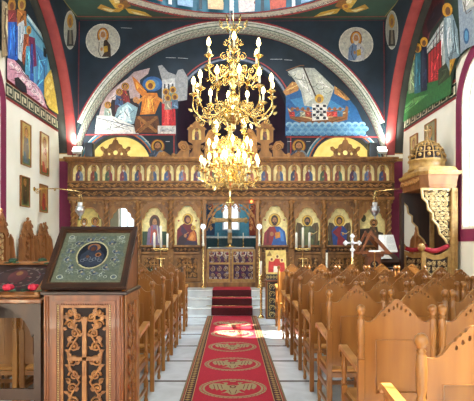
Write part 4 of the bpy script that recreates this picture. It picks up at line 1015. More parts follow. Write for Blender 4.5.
rowsL = [8.6, 7.45, 6.77, 5.95, 5.12, 4.27]
for i, y in enumerate(rowsL):
    for k in range(4):
        put_chair(-.80-.255-.527*k, y, 'carved wooden armchair across from the throne, %s row from the steps, %s' % (ORD[i], SEAT[k]), 'armchairs on the icon stand side of the aisle')

# ================================================================== BIG ICON STAND (near the camera)
SX0, SX1, SY0, SY1 = -1.26, -.715, 3.30, 3.76
t = thing('icon_stand', 'tall orange-brown carved icon stand with a silvered icon on its sloping top', 'icon stand', ((SX0+SX1)/2, (SY0+SY1)/2, 0))
def S(): return world_mb(t)
b = S().use('stand_wood')
fx0, fx1, fz0, fz1 = SX0+.11, SX1-.11, .22, 1.13
b.prism([[(SX0, .0), (SX1, .0), (SX1, 1.20), (SX0, 1.20)], [(fx0, fz0), (fx1, fz0), (fx1, fz1), (fx0, fz1)]], SY0, SY0+.03)
b.box(SX0, SX0+.03, SY0+.03, SY1, 0, 1.20); b.box(SX0+.03, SX1-.03, SY1-.03, SY1, 0, 1.2); b.box(SX1-.03, SX1-.018, SY0+.03, SY1-.03, 0, 1.20)
b.bbox(SX0-.015, SX1+.015, SY0-.015, SY1+.015, 0, .10, .008)
for x in (SX0+.012, SX0+.03, SX1-.03, SX1-.012): b.tube([(x, SY0-.002, .12), (x, SY0-.002, 1.19)], .006, 5)
b.prism([[(fx0-.05, fz0-.05), (fx1+.05, fz0-.05), (fx1+.05, fz1+.03), (fx0-.05, fz1+.03)], [(fx0-.02, fz0-.02), (fx1+.02, fz0-.02), (fx1+.02, fz1+.012), (fx0-.02, fz1+.012)]], SY0-.012, SY0)
b.build('cabinet', t)
b = S().use('pale_carving')                                    # beaded edge round the panel
def beads(xa, za, xb, zb):
    n_ = int(max(abs(xb-xa), abs(zb-za))/.0155)
    for i in range(n_): x = xa+(xb-xa)*(i+.5)/n_; z = za+(zb-za)*(i+.5)/n_; b.ball((x, SY0-.006, z), .0062, 6)
beads(fx0-.012, fz0, fx0-.012, fz1+.006); beads(fx1+.012, fz0, fx1+.012, fz1+.006)
b.use('stand_wood'); beads(fx0, fz1+.008, fx1, fz1+.008)
b.build('beaded_edge', t)
b = S().use('deep_recess'); b.box(fx0, fx1, SY0+.022, SY0+.028, fz0, fz1); b.build('dark_backing', t)
b = S().use('warm_carving'); yc = SY0+.008; m_ = (fx0+fx1)/2; hw = (fx1-fx0)/2
pi_, po = fx0, fx1
b.prism([[(fx0, fz0), (fx1, fz0), (fx1, fz1), (fx0, fz1)], [(fx0+.018, fz0+.018), (fx1-.018, fz0+.018), (fx1-.018, fz1-.018), (fx0+.018, fz1-.018)]], SY0+.004, SY0+.016)
b.M = b.M
def cross_carving():
    b.prism([[(m_-.016, fz0+.12), (m_+.016, fz0+.12), (m_+.013, fz1-.14), (m_+.02, fz1-.10), (m_, fz1-.075), (m_-.02, fz1-.10), (m_-.013, fz1-.14)]], SY0-.004, SY0+.014)
    zc = fz1-.36
    b.prism([[(m_-.11, zc-.012), (m_+.11, zc-.012), (m_+.118, zc), (m_+.11, zc+.012), (m_-.11, zc+.012), (m_-.118, zc)]], SY0-.004, SY0+.014)
cross_carving()
for s_ in (-1, 1):
    Z = fz0+.03; k = 0
    b.tube([(m_+s_*.0, yc, Z), (m_+s_*.07, yc, Z+.06), (m_+s_*.115, yc, Z+.16), (m_+s_*.09, yc, Z+.28), (m_+s_*.035, yc, Z+.36), (m_+s_*.10, yc, Z+.46), (m_+s_*.115, yc, Z+.56), (m_+s_*.04, yc, Z+.68), (m_+s_*.09, yc, Z+.78)], .0085, 5)
    for (dx, dz, r0, a0, tn) in ((.072, .045, .035, pi, 1.4), (.075, .13, .04, pi, -1.5), (.075, .225, .04, 0, 1.5), (.085, .32, .035, pi, -1.4), (.075, .405, .036, 0, 1.4), (.078, .50, .042, pi, -1.5), (.078, .60, .040, 0, 1.5), (.06, .69, .034, pi, -1.4), (.095, .75, .036, 0, 1.5), (.045, .80, .032, pi, 1.5), (.10, .83, .026, 0, -1.3)):
        b.spiral(m_+s_*dx, Z+dz, r0, a0 if s_ > 0 else pi-a0, s_*tn, yc, .0085, 14, .2, 5); b.leaf(m_+s_*(dx*1.25), Z+dz-.035, pi/2-s_*1.2, .04, .022, yc, .005)
        b.leaf(m_+s_*(dx+.012), Z+dz+.03, pi/2-s_*.7, .045, .026, yc, .005); b.leaf(m_+s_*(dx-.02), Z+dz-.02, pi/2+s_*.9, .036, .02, yc, .005)
for a in range(5): b.leaf(m_, fz0+.10, pi/2+(a-2)*.5, .07, .03, yc, .006)
b.build('pierced_panel', t)
b = S().use('warm_carving')                                        # carved side toward the aisle
MS = Matrix(((0, -1, 0, SX1), (1, 0, 0, 0), (0, 0, 1, 0), (0, 0, 0, 1))); b.M = b.M @ MS
b.prism([[(SY0, .1), (SY1, .1), (SY1, 1.20), (SY0, 1.20)], [(SY0+.07, .2), (SY1-.07, .2), (SY1-.07, 1.13), (SY0+.07, 1.13)]], -.004, .014)
ym = (SY0+SY1)/2
for k in range(9):
    z = .27+k*.098; s_ = 1 if k % 2 else -1
    b.spiral(ym+s_*.055, z, .055, pi/2, s_*1.6, .004, .0085, 14, .2, 5); b.spiral(ym-s_*.08, z+.02, .04, 0, -s_*1.3, .004, .007, 10); b.leaf(ym, z, pi/2-s_*.8, .09, .04, .004); b.leaf(ym-s_*.04, z-.03, pi/2+s_*1.1, .07, .035, .004)
b.build('carved_side', t)
b = S().use('dark_wood'); b.bbox(SX0-.02, SX1+.02, SY0-.02, SY1+.015, 1.20, 1.225, .006)
b.prism([[(0, 0), (1, 0), (1, 1)]], 0, 0.001) if False else None
b.use('stand_wood')
for s_, x in ((-1, SX0), (1, SX1-.02)):
    b.add([(x, SY0+.0, 1.225), (x, SY1, 1.225), (x, SY1, 1.60), (x+.02, SY0+.0, 1.225), (x+.02, SY1, 1.225), (x+.02, SY1, 1.60)], [(0, 2, 1), (3, 4, 5), (0, 3, 5, 2), (1, 2, 5, 4), (0, 1, 4, 3)])
b.box(SX0, SX1, SY1-.02, SY1, 1.225, 1.60); b.build('top_board', t)
# the sloping icon: local frame u along x, v up the slope, n toward the viewer
slope = atan2(.395, .385); Ls = sqrt(.395**2+.385**2)
ic = bpy.data.objects.new('framed_icon', None); COL.objects.link(ic); ic.parent = t
ic.location = ((0), SY0-.01-t.location.y, 1.235); ic.rotation_euler = (slope, 0, 0)
wI = (SX1-SX0)/2+.012
# local: x across, y up slope, z outward
def XYf(mb): mb.M = Matrix(((1,0,0,0),(0,0,1,0),(0,-1,0,0),(0,0,0,1))); return mb    # prism XZ-plane -> XY plane, -y -> +z
b = XYf(MB().use('dark_wood'))
LI = Ls+.03
b.prism([[(-wI, 0), (wI, 0), (wI, LI), (-wI, LI)], [(-wI+.028, .028), (wI-.028, .028), (wI-.028, LI-.028), (-wI+.028, LI-.028)]], -.032, .0)
b.use('walnut'); b.prism([[(-wI+.026, .026), (wI-.026, .026), (wI-.026, LI-.026), (-wI+.026, LI-.026)], [(-wI+.045, .045), (wI-.045, .045), (wI-.045, LI-.045), (-wI+.045, LI-.045)]], -.026, .0)
b.use('dark_wood'); b.box(-wI+.01, wI-.01, -.006, -.001, .01, LI-.01)
b.build('icon_frame', ic)
p = Paint(lambda a, c, o: (a, c, .007+o), 'embossed_metal', eps=.00006, base=.001)
A, B = wI-.045, LI-.045
p.poly([(-A, .045), (A, .045), (A, B), (-A, B)], '#777b66')
cy = (.045+B)/2+.015
p.poly([(-A+.03, .075), (A-.03, .075), (A-.03, B-.03), (-A+.03, B-.03)], '#6c7568')
rg = random.Random(11)
for i in range(46):                                        # embossed leaves in the ground
    a = rg.random()*2*pi; r_ = .19+rg.random()*.10; x, y = r_*cos(a)*.95, cy+r_*sin(a)*1.05
    if abs(x) < A-.04 and .085 < y < B-.04: p.ring(x, y, .014, .012, .004, rg.choice(['#c3cbc0', '#a7ad92', '#5f6e78']), 8)
for i in range(12):
    a = 2*pi*i/12+.26; x, y = .170*cos(a), cy+.165*sin(a)
    for k in range(6):
        b_ = rg.random()*6.28; dx, dy = .020*cos(b_), .018*sin(b_)
        p.ell(x+dx, y+dy, .016, .008, rg.choice(['#4a5870', '#5a6a80', '#39455c', '#76828c']), 8, b_)
    p.ring(x, y, .030, .026, .0035, '#a9b0a6', 10, rg.random()*3, 3.5+rg.random()*3); p.ell(x, y, .008, .009, '#b9a98c', 8)
    a += .26; x, y = .215*cos(a), cy+.205*sin(a); p.ell(x, y, .010, .02, '#66716c', 8, a); p.ring(x*.82, cy+(y-cy)*.82, .016, .013, .0035, '#b4bba2', 8, a, a+4)
for i in range(30):
    a = rg.random()*6.28; r_ = .14+rg.random()*.13; x, y = r_*cos(a), cy+r_*sin(a)
    if abs(x) < A-.03 and .08 < y < B-.03: p.line([(x, y), (x+.012*cos(a*3), y+.012), (x+.02*cos(a*3), y+.006)], .003, rg.choice(['#d5dccb', '#4c5848']))
for sx in (-1, 1):
    for yy in (.10, B-.055):
        p.ring(sx*(A-.055), yy, .022, .02, .005, '#cdd4c8', 12); p.ell(sx*(A-.055), yy, .01, .009, '#56647a', 8)
    for k in range(4): p.line([(sx*(A-.09), B-.05-k*.014), (sx*(A-.035), B-.06-k*.014)], .003, '#d6dccb')
p.ell(0, cy, .115, .135, '#b4a878', 28); p.ell(0, cy, .106, .126, '#1f2430', 28)
p.ring(0, cy, .110, .130, .006, '#d6cfa6', 28)
p.poly([(-.085, cy-.085), (-.08, cy+.0), (-.04, cy+.05), (.045, cy+.05), (.085, cy+.0), (.08, cy-.085), (0, cy-.12)], '#343c4e')
for k in range(7): p.ring(-.06+.02*k, cy-.055+.012*(k % 3), .016, .014, .004, '#7c8490', 8)
p.ell(0, cy+.072, .046, .036, '#9c6a44', 18); p.ell(-.004, cy+.06, .03, .036, '#2c3450', 14)
p.ell(-.004, cy+.056, .019, .024, '#5c3826', 12); p.ell(.042, cy+.0, .022, .02, '#a86a3c', 12); p.ell(.042, cy-.002, .012, .014, '#4a2c1e', 10)
p.ell(-.03, cy-.02, .013, .016, '#6b4630', 8)
p.build('silvered_icon', ic)

# ================================================================== LOW ICON TABLE WITH ROSES
TX0, TX1, TY0, TY1 = -2.05, -1.36, 3.5, 3.95
t = thing('icon_table', 'dark wooden sloping icon table with arched openings beside the big icon stand', 'icon table', ((TX0+TX1)/2, (TY0+TY1)/2, 0)); 
S2 = lambda: world_mb(t)
b = S2().use('walnut')
b.prism([[(TX0, .0), (TX0+.05, .0), (TX0+.05, .90)]+arc((TX0+TX1)/2, .82, (TX1-TX0)/2-.06, pi, 0, 16)[1:-1]+[(TX1-.05, .90), (TX1-.05, .0), (TX1, .0), (TX1, 1.12), (TX0, 1.12)]][::1], TY0, TY0+.03)
b.box(TX0, TX0+.03, TY0+.03, TY1, .95, 1.12); b.box(TX1-.03, TX1, TY0+.03, TY1, .95, 1.12); b.box(TX0, TX1, TY1-.03, TY1, .95, 1.12); b.build('apron', t)
b = S2().use('walnut'); m_ = (TX0+TX1)/2
for x in (m_-.04,): b.box(x, x+.07, TY0+.01, TY0+.05, 0, 1.02)
b.build('middle_post', t)
for x in (TX0, TX1-.05):
    for y in (TY0+.03, TY1-.05): b = S2().use('walnut'); b.bbox(x, x+.05, y, y+.05, 0, .95, .006); b.build('leg', t)
b = S2().use('walnut'); b.box(TX0+.03, TX1-.03, TY0+.02, TY0+.05, .42, .50); b.build('cross_rail', t)
b = S2().use('walnut'); b.box(TX0+.03, TX1-.03, TY1-.05, TY1-.02, .20, .25); b.build('cross_rail', t)
b = S2().use('stand_wood'); b.bbox(TX0-.02, TX1+.02, TY0-.03, TY1+.02, 1.12, 1.155, .008); b.build('tabletop', t)
sl = atan2(.21, .40)
b = S2().use('stall_wood'); b.M = b.M @ T((TX0+TX1)/2, TY0-.02, 1.160, 0, sl); W2 = (TX1-TX0)/2; b.bbox(-W2, W2, .0, .46, .0, .02, .005)
for x in (-W2, W2-.035): b.bbox(x, x+.035, 0, .46, .02, .04, .005)
b.bbox(-W2+.03, W2-.03, .425, .46, .02, .04, .005); b.build('sloping_board', t)
b = S2().use('walnut'); b.box(TX0, TX1, TY1-.06, TY1-.03, 1.155, 1.34); b.build('riser', t)
t2 = thing('flat_icon', 'dark red embroidered icon lying on the sloping table among roses', 'icon', ((TX0+TX1)/2+.10, TY0+.02, 1.192), 0); t2.rotation_euler = (sl, 0, 0)
b = MB().use('black_plastic'); b.bbox(-.22, .22, .0, .38, 0, .012, .003); b.build('board', t2)
p = Paint(lambda a, c, o: (a, c, .0125+o), 'icon_paint', eps=.0001, base=.0005); p.poly([(-.205, .015), (.205, .015), (.205, .365), (-.205, .365)], '#33201e'); p.ring(0, .19, .17, .14, .010, '#6f6468', 24)
rg = random.Random(2)
for i in range(40): p.ell(-.18+rg.random()*.36, .03+rg.random()*.32, .012, .010, rg.choice(['#6a2c34', '#5c5868', '#7c7266', '#241a20']), 8)
p.ell(0, .20, .07, .09, '#5a2c2e'); p.ell(0, .24, .025, .03, '#8a6238'); p.build('painted_face', t2)
def rose(x, y, z, lb, r, col='red_petal'):
    t = thing('rose', lb, 'rose', (x, y, z), 0, 'roses on the icon table')
    b = MB().use(col)
    rg = random.Random(int(x*997)); b.ball((0, 0, r*.6), r*.55, 8)
    for k in range(9): a = k*2.4; q = r*(.4+.05*k); b.M = T(q*cos(a)*.7, q*sin(a)*.7, r*.55, a); b.ball((0, 0, 0), r*.42, 6, r*.5)
    b.build('flower_head', t)
    b = MB().use('leaf_green')
    for k in range(5): a = k*1.3+.4; b.M = T(0, 0, .006, a, .25); b.M = b.M @ Matrix(((1,0,0,0),(0,0,1,0),(0,1,0,0),(0,0,0,1))); b.leaf(r*.6, 0, 0, r*1.9, r*1.1, 0, .002)
    b.build('leaf', t)
rose(-1.61, 3.535, 1.205, 'crimson rose at the lower edge of the flat icon, toward the wall', .046)
rose(-1.43, 3.54, 1.205, 'crimson rose at the lower edge of the flat icon, beside the big stand', .046)
rose(-1.39, 3.86, 1.385, 'crimson rose at the upper corner of the flat icon', .046)
rose(-1.50, 3.89, 1.39, 'dark leafy rose at the top edge of the flat icon', .038, 'leaf_green')
rose(-1.72, 3.86, 1.39, 'dark leafy rose at the far upper corner of the flat icon', .038, 'leaf_green')

# ================================================================== STALLS ALONG THE WALLS
def stall(loc, rz, lb, g, H=2.1, lead=False):
    t = thing('choir_stall', lb, 'stall', loc, rz, g)
    b = MB().use('stall_wood'); w = .27
    C = [(w, 1.55), (w+.01, 1.62), (w-.03, 1.68), (w-.02, 1.78), (w-.08, 1.84), (w-.08, 1.92), (w-.15, 1.98), (.05, H-.04), (0, H)]
    o = [(-w, .0), (w, .0)]+C+[(-u, v) for u, v in C[-2::-1]]
    h = [(-.15, 1.12), (.15, 1.12), (.15, 1.60)]+arc(0, 1.60, .15, 0, pi, 10)[1:]
    b.prism([o, h], -.06, -.02); b.box(-.2, .2, -.02, -.012, 1.05, 1.8); b.build('backrest', t)
    b = MB().use('pale_carving' if lead else 'stall_wood')
    for k in range(6): z = 1.18+k*.1; s_ = 1 if k % 2 else -1; b.spiral(s_*.045, z, .05, pi/2, s_*1.5, -.045, .009, 10); b.leaf(-s_*.03, z, pi/2+s_, .07, .04, -.045)
    b.build('carved_inset', t)
    b = MB().use('stall_wood')
    for s_ in (-1, 1): b.spiral(s_*.12, 1.87, .07, 0, s_*1.4, -.07, .014, 10); b.spiral(s_*.2, 1.70, .05, pi/2, -s_*1.4, -.07, .012, 8); b.spiral(s_*.05, 1.98, .04, 0, s_*1.2, -.07, .012, 8)
    b.ball((0, -.045, H+.02), .035, 8); b.build('carved_crown', t)
    for s_ in (-1, 1):
        b = MB().use('stall_wood'); b.M = Matrix(((0, 1, 0, s_*.36), (1, 0, 0, 0), (0, 0, 1, 0), (0, 0, 0, 1)))
        o = [(-.02, 0), (-.02, 1.62), (-.05, 1.72), (-.10, 1.62), (-.12, 1.45), (-.14, 1.28), (-.22, 1.16), (-.40, 1.12), (-.47, 1.16), (-.50, 1.10), (-.44, 1.02), (-.40, .9), (-.42, .7), (-.50, .6), (-.46, .5), (-.42, .4), (-.46, 0)]
        b.prism([o], -.025, .025); b.build('arm', t)
    b = MB().use('stall_wood'); b.box(-.335, .335, -.42, -.06, .45, .50); b.box(-.335, .335, -.40, -.37, .0, .45); b.box(-.335, -.27, -.05, -.02, 0, 1.5); b.box(.27, .335, -.05, -.02, 0, 1.5); b.build('seat', t)
    return t
GL = 'carved stalls along the wall on the icon stand side'
stall((-4.17, 8.80, 0), pi/2, 'tall carved wooden stall under the first pair of wall icons, next to the window', GL, 2.12, True)
stall((-4.17, 9.95, 0), pi/2, 'carved wooden stall with pointed crown below the wall icon in red', GL, 2.02)
b_ = stall((-4.17, 10.85-.02, 0), pi/2, 'small carved stall by the magenta pier, lowest of its row', GL, 1.80)
b_.location.y = 10.78; 
GR = 'carved stalls along the wall on the throne side'
b_ = stall((4.17, 10.74, 0), -pi/2, 'dark carved stall between the throne and the magenta pier', GR, 2.12)

# ================================================================== BISHOP'S THRONE
TH = (3.85, 9.5, 0)
t = thing('bishop_throne', 'tall canopied throne with gilded lattice side, ribbed dome and red cushion', 'throne', TH)
def TB(): return world_mb(t)
YN, YF = 9.0, 10.0
for y in (YN, YF):
    b = TB().use('gilt_wood'); b.bbox(4.03, 4.15, y-.05, y+.05, 0, 2.56, .008)
    for dx in (-.03, 0, .03): b.tube([(4.09+dx, y-.052, .1), (4.09+dx, y-.052, 2.5)], .008, 5)
    b.build('back_post', t)
b = TB().use('dark_wood'); b.box(4.13, 4.17, YN+.05, YF-.05, 0, 2.56); b.build('backrest', t)
prof = [(3.50, 2.56), (3.52, 2.38), (3.60, 2.30), (3.62, 2.16), (3.70, 2.10), (3.70, 1.98), (3.80, 1.88), (3.83, 1.72), (3.93, 1.62), (4.00, 1.48), (4.03, 1.46)]
def lattice(y, inside):
    b = TB().use('pale_carving')
    rg = random.Random(4)
    edge = prof
    b.tube([(u, y, v) for u, v in edge], .022, 6); b.box(3.50, 4.03, y-.02, y+.02, 2.52, 2.56)
    def left_at(z):
        for (x0, z0), (x1, z1) in zip(edge, edge[1:]):
            if z1 <= z <= z0: return x0+(x1-x0)*((z0-z)/(z0-z1+1e-9))
        return 3.5
    z = 2.46; r_ = 0
    while z > 1.55:
        x0 = left_at(z)+.055; x = x0+(.0 if r_ % 2 else .03); k = 0
        while x < 4.02:
            s_ = 1 if (k+r_) % 2 else -1
            b.spiral(x, z, .052, pi/2*(1+s_), s_*1.5, y, .0095, 11, .2, 4); b.leaf(x+.03, z+.035, rg.random()*6, .06, .03, y)
            x += .085; k += 1
        z -= .092; r_ += 1
    b.build('lattice_panel', t)
lattice(YN, 0); lattice(YF, 1)
b = TB().use('dark_wood'); b.prism([prof[::-1]+[(4.03, 2.56)][:0]+[(3.50, 2.56), (4.10, 2.56), (4.10, 1.46)][1:][::-1][:0]+[(3.50, 2.56)][:0]], YF-.04, YF-.03) if False else b.prism([[(4.10, 1.40), (4.10, 2.56)]+prof], YF-.045, YF-.030); b.box(3.44, 3.50, YF-.1, YF+.02, .3, 2.56); b.build('far_side_shade_board', t)  # solid dark board added so the throne interior looks shaded behind the lattice
for y in (YN, YF):                                      # arms: lower lattice panel and rail
    b = TB().use('gilt_wood')
    b.prism([[(3.50, 0), (4.03, 0), (4.03, 1.52), (3.96, 1.42), (3.84, 1.34), (3.70, 1.32), (3.58, 1.38), (3.50, 1.40)], [(3.57, .12), (3.97, .12), (3.97, 1.30), (3.85, 1.25), (3.70, 1.24), (3.57, 1.30)]], y-.03, y+.03)
    b.ball((3.50, y, 1.47), .075, 10); b.build('side_frame', t)
    b = TB().use('dark_wood'); b.box(3.57, 3.97, y+.0, y+.012, .12, 1.26); b.use('pale_carving')
    r_ = 0; z = 1.17
    while z > .15:
        for k in range(4): s_ = 1 if (k+r_) % 2 else -1; b.spiral(3.62+k*.10, z, .05, pi/2, s_*1.5, y-.012, .009, 10); b.leaf(3.62+k*.10, z, k+r_, .06, .03, y-.012)
        z -= .105; r_ += 1
    b.build('side_panel', t)
    b = TB().use('red_velvet'); pts = [(3.50+.055*i, 1.47-.09*sin(pi*min(1, i/9.5))**1+.006*i) for i in range(10)]
    b.tube([(u, y, v) for u, v in pts], .045, 8); b.build('arm_cushion', t)
b = TB().use('stall_wood'); b.bbox(3.46, 4.13, YN+.03, YF-.03, 0, .30, .01); b.box(3.52, 4.13, YN+.03, YF-.03, .30, .82); b.build('plinth', t)
b = TB().use('red_velvet'); b.bbox(3.52, 4.12, YN+.04, YF-.04, .82, .92, .02); b.build('seat_cushion', t)
# canopy
b = TB().use('stall_wood'); cx, cy = 3.80, 9.5
def octo(hx_, hy_, c): return [(cx-hx_+c, cy-hy_), (cx+hx_, cy-hy_), (cx+hx_, cy+hy_), (cx-hx_+c, cy+hy_), (cx-hx_, cy+hy_-c), (cx-hx_, cy-hy_+c)]
def slab(P, z0, P2, z1):
    n_ = len(P); b.add([(x, y, z0) for x, y in P]+[(x, y, z1) for x, y in P2], [(i, (i+1) % n_, (i+1) % n_+n_, i+n_) for i in range(n_)]+[tuple(range(n_-1, -1, -1)), tuple(range(n_, 2*n_))], False)
slab(octo(.30, .56, .12), 2.56, octo(.32, .58, .12), 2.62); slab(octo(.31, .57, .12), 2.62, octo(.34, .60, .12), 2.80)
b.use('gilt_wood'); slab(octo(.36, .63, .14), 2.80, octo(.38, .65, .14), 2.86); slab(octo(.34, .60, .14), 2.86, octo(.30, .52, .14), 2.96)
b.build('canopy', t)
b = TB().use('carved_wood')
b = TB().use('lit_relief_wood')
MA = Matrix(((0, 1, 0, cx-.335), (1, 0, 0, 0), (0, 0, 1, 0), (0, 0, 0, 1))); b.M = b.M @ MA
for k in range(9): s_ = 1 if k % 2 else -1; b.spiral(cy-.42+k*.105, 2.71, .06, pi, s_*1.3, -.012, .012, 9)
b.build('canopy_carving', t)
b = TB().use('gilt_wood'); b.lathe([(.34, 2.93), (.36, 2.96), (.33, 3.0), (.33, 3.10), (.36, 3.12), (.35, 3.15)], (cx, cy, 0), 24)
R_ = .33
for i in range(12):
    a = 2*pi*i/12; b.tube([(cx+R_*cos(e)*cos(a), cy+R_*cos(e)*sin(a), 3.13+.40*sin(e)) for e in [pi/2*k/9 for k in range(10)]], .013, 5)
for i in range(12):
    for e in (.25, .55, .85):
        a = 2*pi*(i+.5)/12; r0 = R_*cos(e); b.ball((cx+r0*cos(a), cy+r0*sin(a), 3.13+.4*sin(e)), .03*cos(e)+.008, 6)
for e in (.4, .75, 1.1): b.tube([(cx+R_*cos(e)*cos(2*pi*k/24), cy+R_*cos(e)*sin(2*pi*k/24), 3.13+.4*sin(e)) for k in range(25)], .008, 4)
b.build('dome_ribs', t)
b = TB().use('dark_wood'); b.lathe([(.30*cos(e)+.0001, 3.13+.365*sin(e)) for e in [pi/2*k/8 for k in range(9)]], (cx, cy, 0), 20); b.build('dome', t)
b = TB().use('gilt_wood'); b.lathe([(.05, 3.51), (.06, 3.54), (.02, 3.57), (.03, 3.60), (.012, 3.62), (.012, 3.64)], (cx, cy, 0), 10); b.bbox(cx-.014, cx+.014, cy-.012, cy+.012, 3.63, 3.82, .003); b.bbox(cx-.06, cx+.06, cy-.012, cy+.012, 3.72, 3.75, .003); b.build('finial_cross', t)

# ================================================================== LECTERN, BOOKS, CROSS STAND
t = thing('lectern', 'carved wooden revolving lectern beside the white cross stand', 'lectern', (2.82, 9.75, 0))
b = MB().use('dark_wood'); b.bbox(-.22, .22, -.22, .22, 0, .08, .01); b.lathe([(.10,.08),(.12,.12),(.06,.18),(.08,.35),(.05,.5),(.09,.62),(.06,.74)], (0, 0, 0), 14); b.build('base', t)
b = MB().use('stand_wood'); b.bbox(-.13, .13, -.13, .13, .74, 1.30, .008); b.bbox(-.17, .17, -.17, .17, 1.28, 1.34, .01); b.bbox(-.16, .16, -.16, .16, .72, .77, .01); b.build('column', t)
b = MB().use('deep_recess'); b.prism([[(-.08, .82), (.08, .82), (.08, 1.12)]+arc(0, 1.12, .08, 0, pi, 8)[1:]], -.134, -.130); b.use('pale_carving')
for k in range(4): b.spiral(0, .87+k*.09, .045, pi/2, 1.4 if k % 2 else -1.4, -.14, .007, 9)
b.build('carved_inset', t)
b = MB().use('stand_wood')
for s_ in (-1, 1): b.prism([[(-.32, 1.36), (.30, 1.36), (-.10, 1.80)], [(-.25, 1.39), (.18, 1.39), (-.10, 1.70)]], s_*.19-.015, s_*.19+.015)
b.bbox(-.33, .32, -.21, .21, 1.33, 1.365, .006); b.build('slope_frame', t)
t = thing('open_book', 'large open white-paged book standing on the carved lectern', 'book', (3.05, 9.58, 1.37)); 
lean = -.42
for s_, nm in ((-1, 'left'), (1, 'right')):
    b = MB().use('paper'); b.M = T(0, 0, 0, s_*.30, lean)
    x0, x1 = (-.16, 0) if s_ < 0 else (0, .24)
    b.bbox(x0, x1, -.02, .015, .0, .37, .004); b.build('page_block', t)
    b = MB().use('dark_carpet'); b.M = T(0, 0, 0, s_*.30, lean); b.bbox(x0-(.01 if s_ < 0 else 0), x1+(.01 if s_ > 0 else 0), .015, .025, -.005, .38, .002); b.build('cover', t)
p = Paint(lambda a, c, o: (0, 0, 0), eps=0)
MM = T(0, 0, 0, .30, lean); p.fm = lambda a, c, o: tuple(MM @ Vector((a, -.0215-o, c)))
for i in range(16):
    if i in (0, 9): continue
    p.line([(.03, .335-i*.019), (.215, .335-i*.019)], .004, '#8c8a88')
p.build('printed_lines', t)
t = thing('blessing_cross_stand', 'brass candle stand topped by a white jewelled trefoil cross beside the lectern', 'cross stand', (2.32, 9.37, 0))
b = MB().use('brass'); b.lathe([(.16,0),(.17,.03),(.12,.06),(.05,.10),(.03,.20),(.05,.24),(.022,.30),(.02,.60),(.045,.64),(.02,.68),(.02,.9),(.06,.94),(.09,.98),(.10,1.0),(.04,1.03),(.025,1.1),(.04,1.14),(.02,1.18),(.02,1.28)], (0, 0, 0), 14); b.build('stem', t)
b = MB().use('white_paint'); z = 1.55
for dx, dz in ((0, .13), (0, -.13), (-.13, 0), (.13, 0)):
    for k in range(4): a = k*pi/2; b.ball((dx+.022*cos(a), 0, z+dz+.022*sin(a)), .028, 8)
b.bbox(-.10, .10, -.010, .010, z-.018, z+.018, .003); b.bbox(-.018, .018, -.010, .010, 1.28, z+.10, .003)
b.use('silver'); b.ball((0, -.01, z), .045, 8)
b.build('trefoil_cross', t)
t = thing('tee_stand', 'thin brass stand with a flat tee top before the lectern', 'stand', (2.73, 9.31, 0))
b = MB().use('brass'); b.lathe([(.11,0),(.11,.02),(.03,.05),(.012,.10),(.012,1.36),(.02,1.38)], (0, 0, 0), 12); b.build('stem', t); b = MB().use('white_paint'); b.bbox(-.11, .11, -.03, .03, 1.38, 1.41, .006); b.build('tray', t)
t = thing('chanter_desk', 'near-black wooden chanter desk between the lectern and the throne', 'desk', (3.18, 10.3, 0))
b = MB().use('dark_wood')
for z in (.0, .35, .72): b.bbox(-.30, .30, -.20, .20, z, z+.04, .006)
for x in (-.30, .26): b.box(x, x+.04, -.20, .20, .04, 1.15)
b.box(-.26, .26, .16, .2, .04, 1.15); b.build('cabinet', t)
b = MB().use('dark_wood'); b.M = T(0, 0, 1.22, 0, .35); b.bbox(-.34, .34, -.24, .24, -.02, .02, .006); b.build('slope', t)
for i, (x, lb) in enumerate(((-.18, 'thick dark book standing on the desk shelf next to the lectern'), (-.02, 'thick dark book in the middle of the desk shelf'), (.14, 'thick dark book on the desk shelf next to the throne'))):
    tb = thing('book', lb, 'book', (3.18+x, 10.22, .76), 0, 'books on the chanter desk'); b = MB().use('black_plastic'); b.bbox(-.035, .035, -.11, .09, 0, .28, .004); b.build('cover', tb); b = MB().use('paper'); b.box(-.028, .028, -.1, .092, .28, .284); b.build('page_block', tb)
tb = thing('white_paper', 'white sheet lying on the near-black chanter desk', 'paper', (3.20, 10.3, 1.262)); tb.rotation_euler = (.35, 0, .1); b = MB().use('paper'); b.box(-.15, .15, -.12, .1, 0, .006); b.build('sheet', tb)

# ================================================================== CANDLE STANDS
def candelabrum(x, y, z0, lb, hs, g):
    t = thing('candelabrum', lb, 'candle stand', (x, y, z0), 0, g)
    b = MB().use('brass'); b.lathe([(.13,0),(.13,.02),(.05,.05),(.02,.1),(.03,.16),(.015,.2),(.013,.5),(.03,.53),(.013,.56),(.013,.90),(.03,.92),(.02,.95)], (0, 0, 0), 12); b.build('stem', t)
    b = MB().use('brass'); b.tube([(-.17, 0, .93), (-.1, 0, .90), (0, 0, .93), (.1, 0, .90), (.17, 0, .93)], .012, 6); b.bbox(-.18, .18, -.02, .02, .93, .95, .005); b.bbox(-.10, .10, -.012, .012, .70, .72, .004); b.lathe([(.03,.95),(.035,.96),(.02,.97)], (0, 0, 0), 8)
    for dx in (-.15, .15): b.lathe([(.03,.95),(.035,.96),(.02,.97)], (dx, 0, 0), 8)
    b.build('crossbar', t)
    for dx, h in zip((-.15, 0, .15), hs): b = MB().use('wax'); b.lathe([(.028, .96), (.026, .965+h), (.004, .968+h), (.003, .985+h)], (dx, 0, 0), 10); b.build('candle', t)
    return t
candelabrum(-1.61, 11.25, ZS, 'brass three-candle stand before the icon of the old bishop', (.34, .50, .32), 'three-candle stands before the screen')
candelabrum(1.65, 11.25, ZS, 'brass three-candle stand before the olive winged icon', (.34, .46, .34), 'three-candle stands before the screen')
t = thing('single_candle_stand', 'brass stand with one short white candle before the blue winged icon', 'candle stand', (2.22, 11.35, ZS)); b = MB().use('brass'); b.lathe([(.11,0),(.11,.02),(.04,.05),(.014,.1),(.014,.28),(.05,.30),(.06,.33),(.02,.34)], (0, 0, 0), 12); b.build('stem', t)
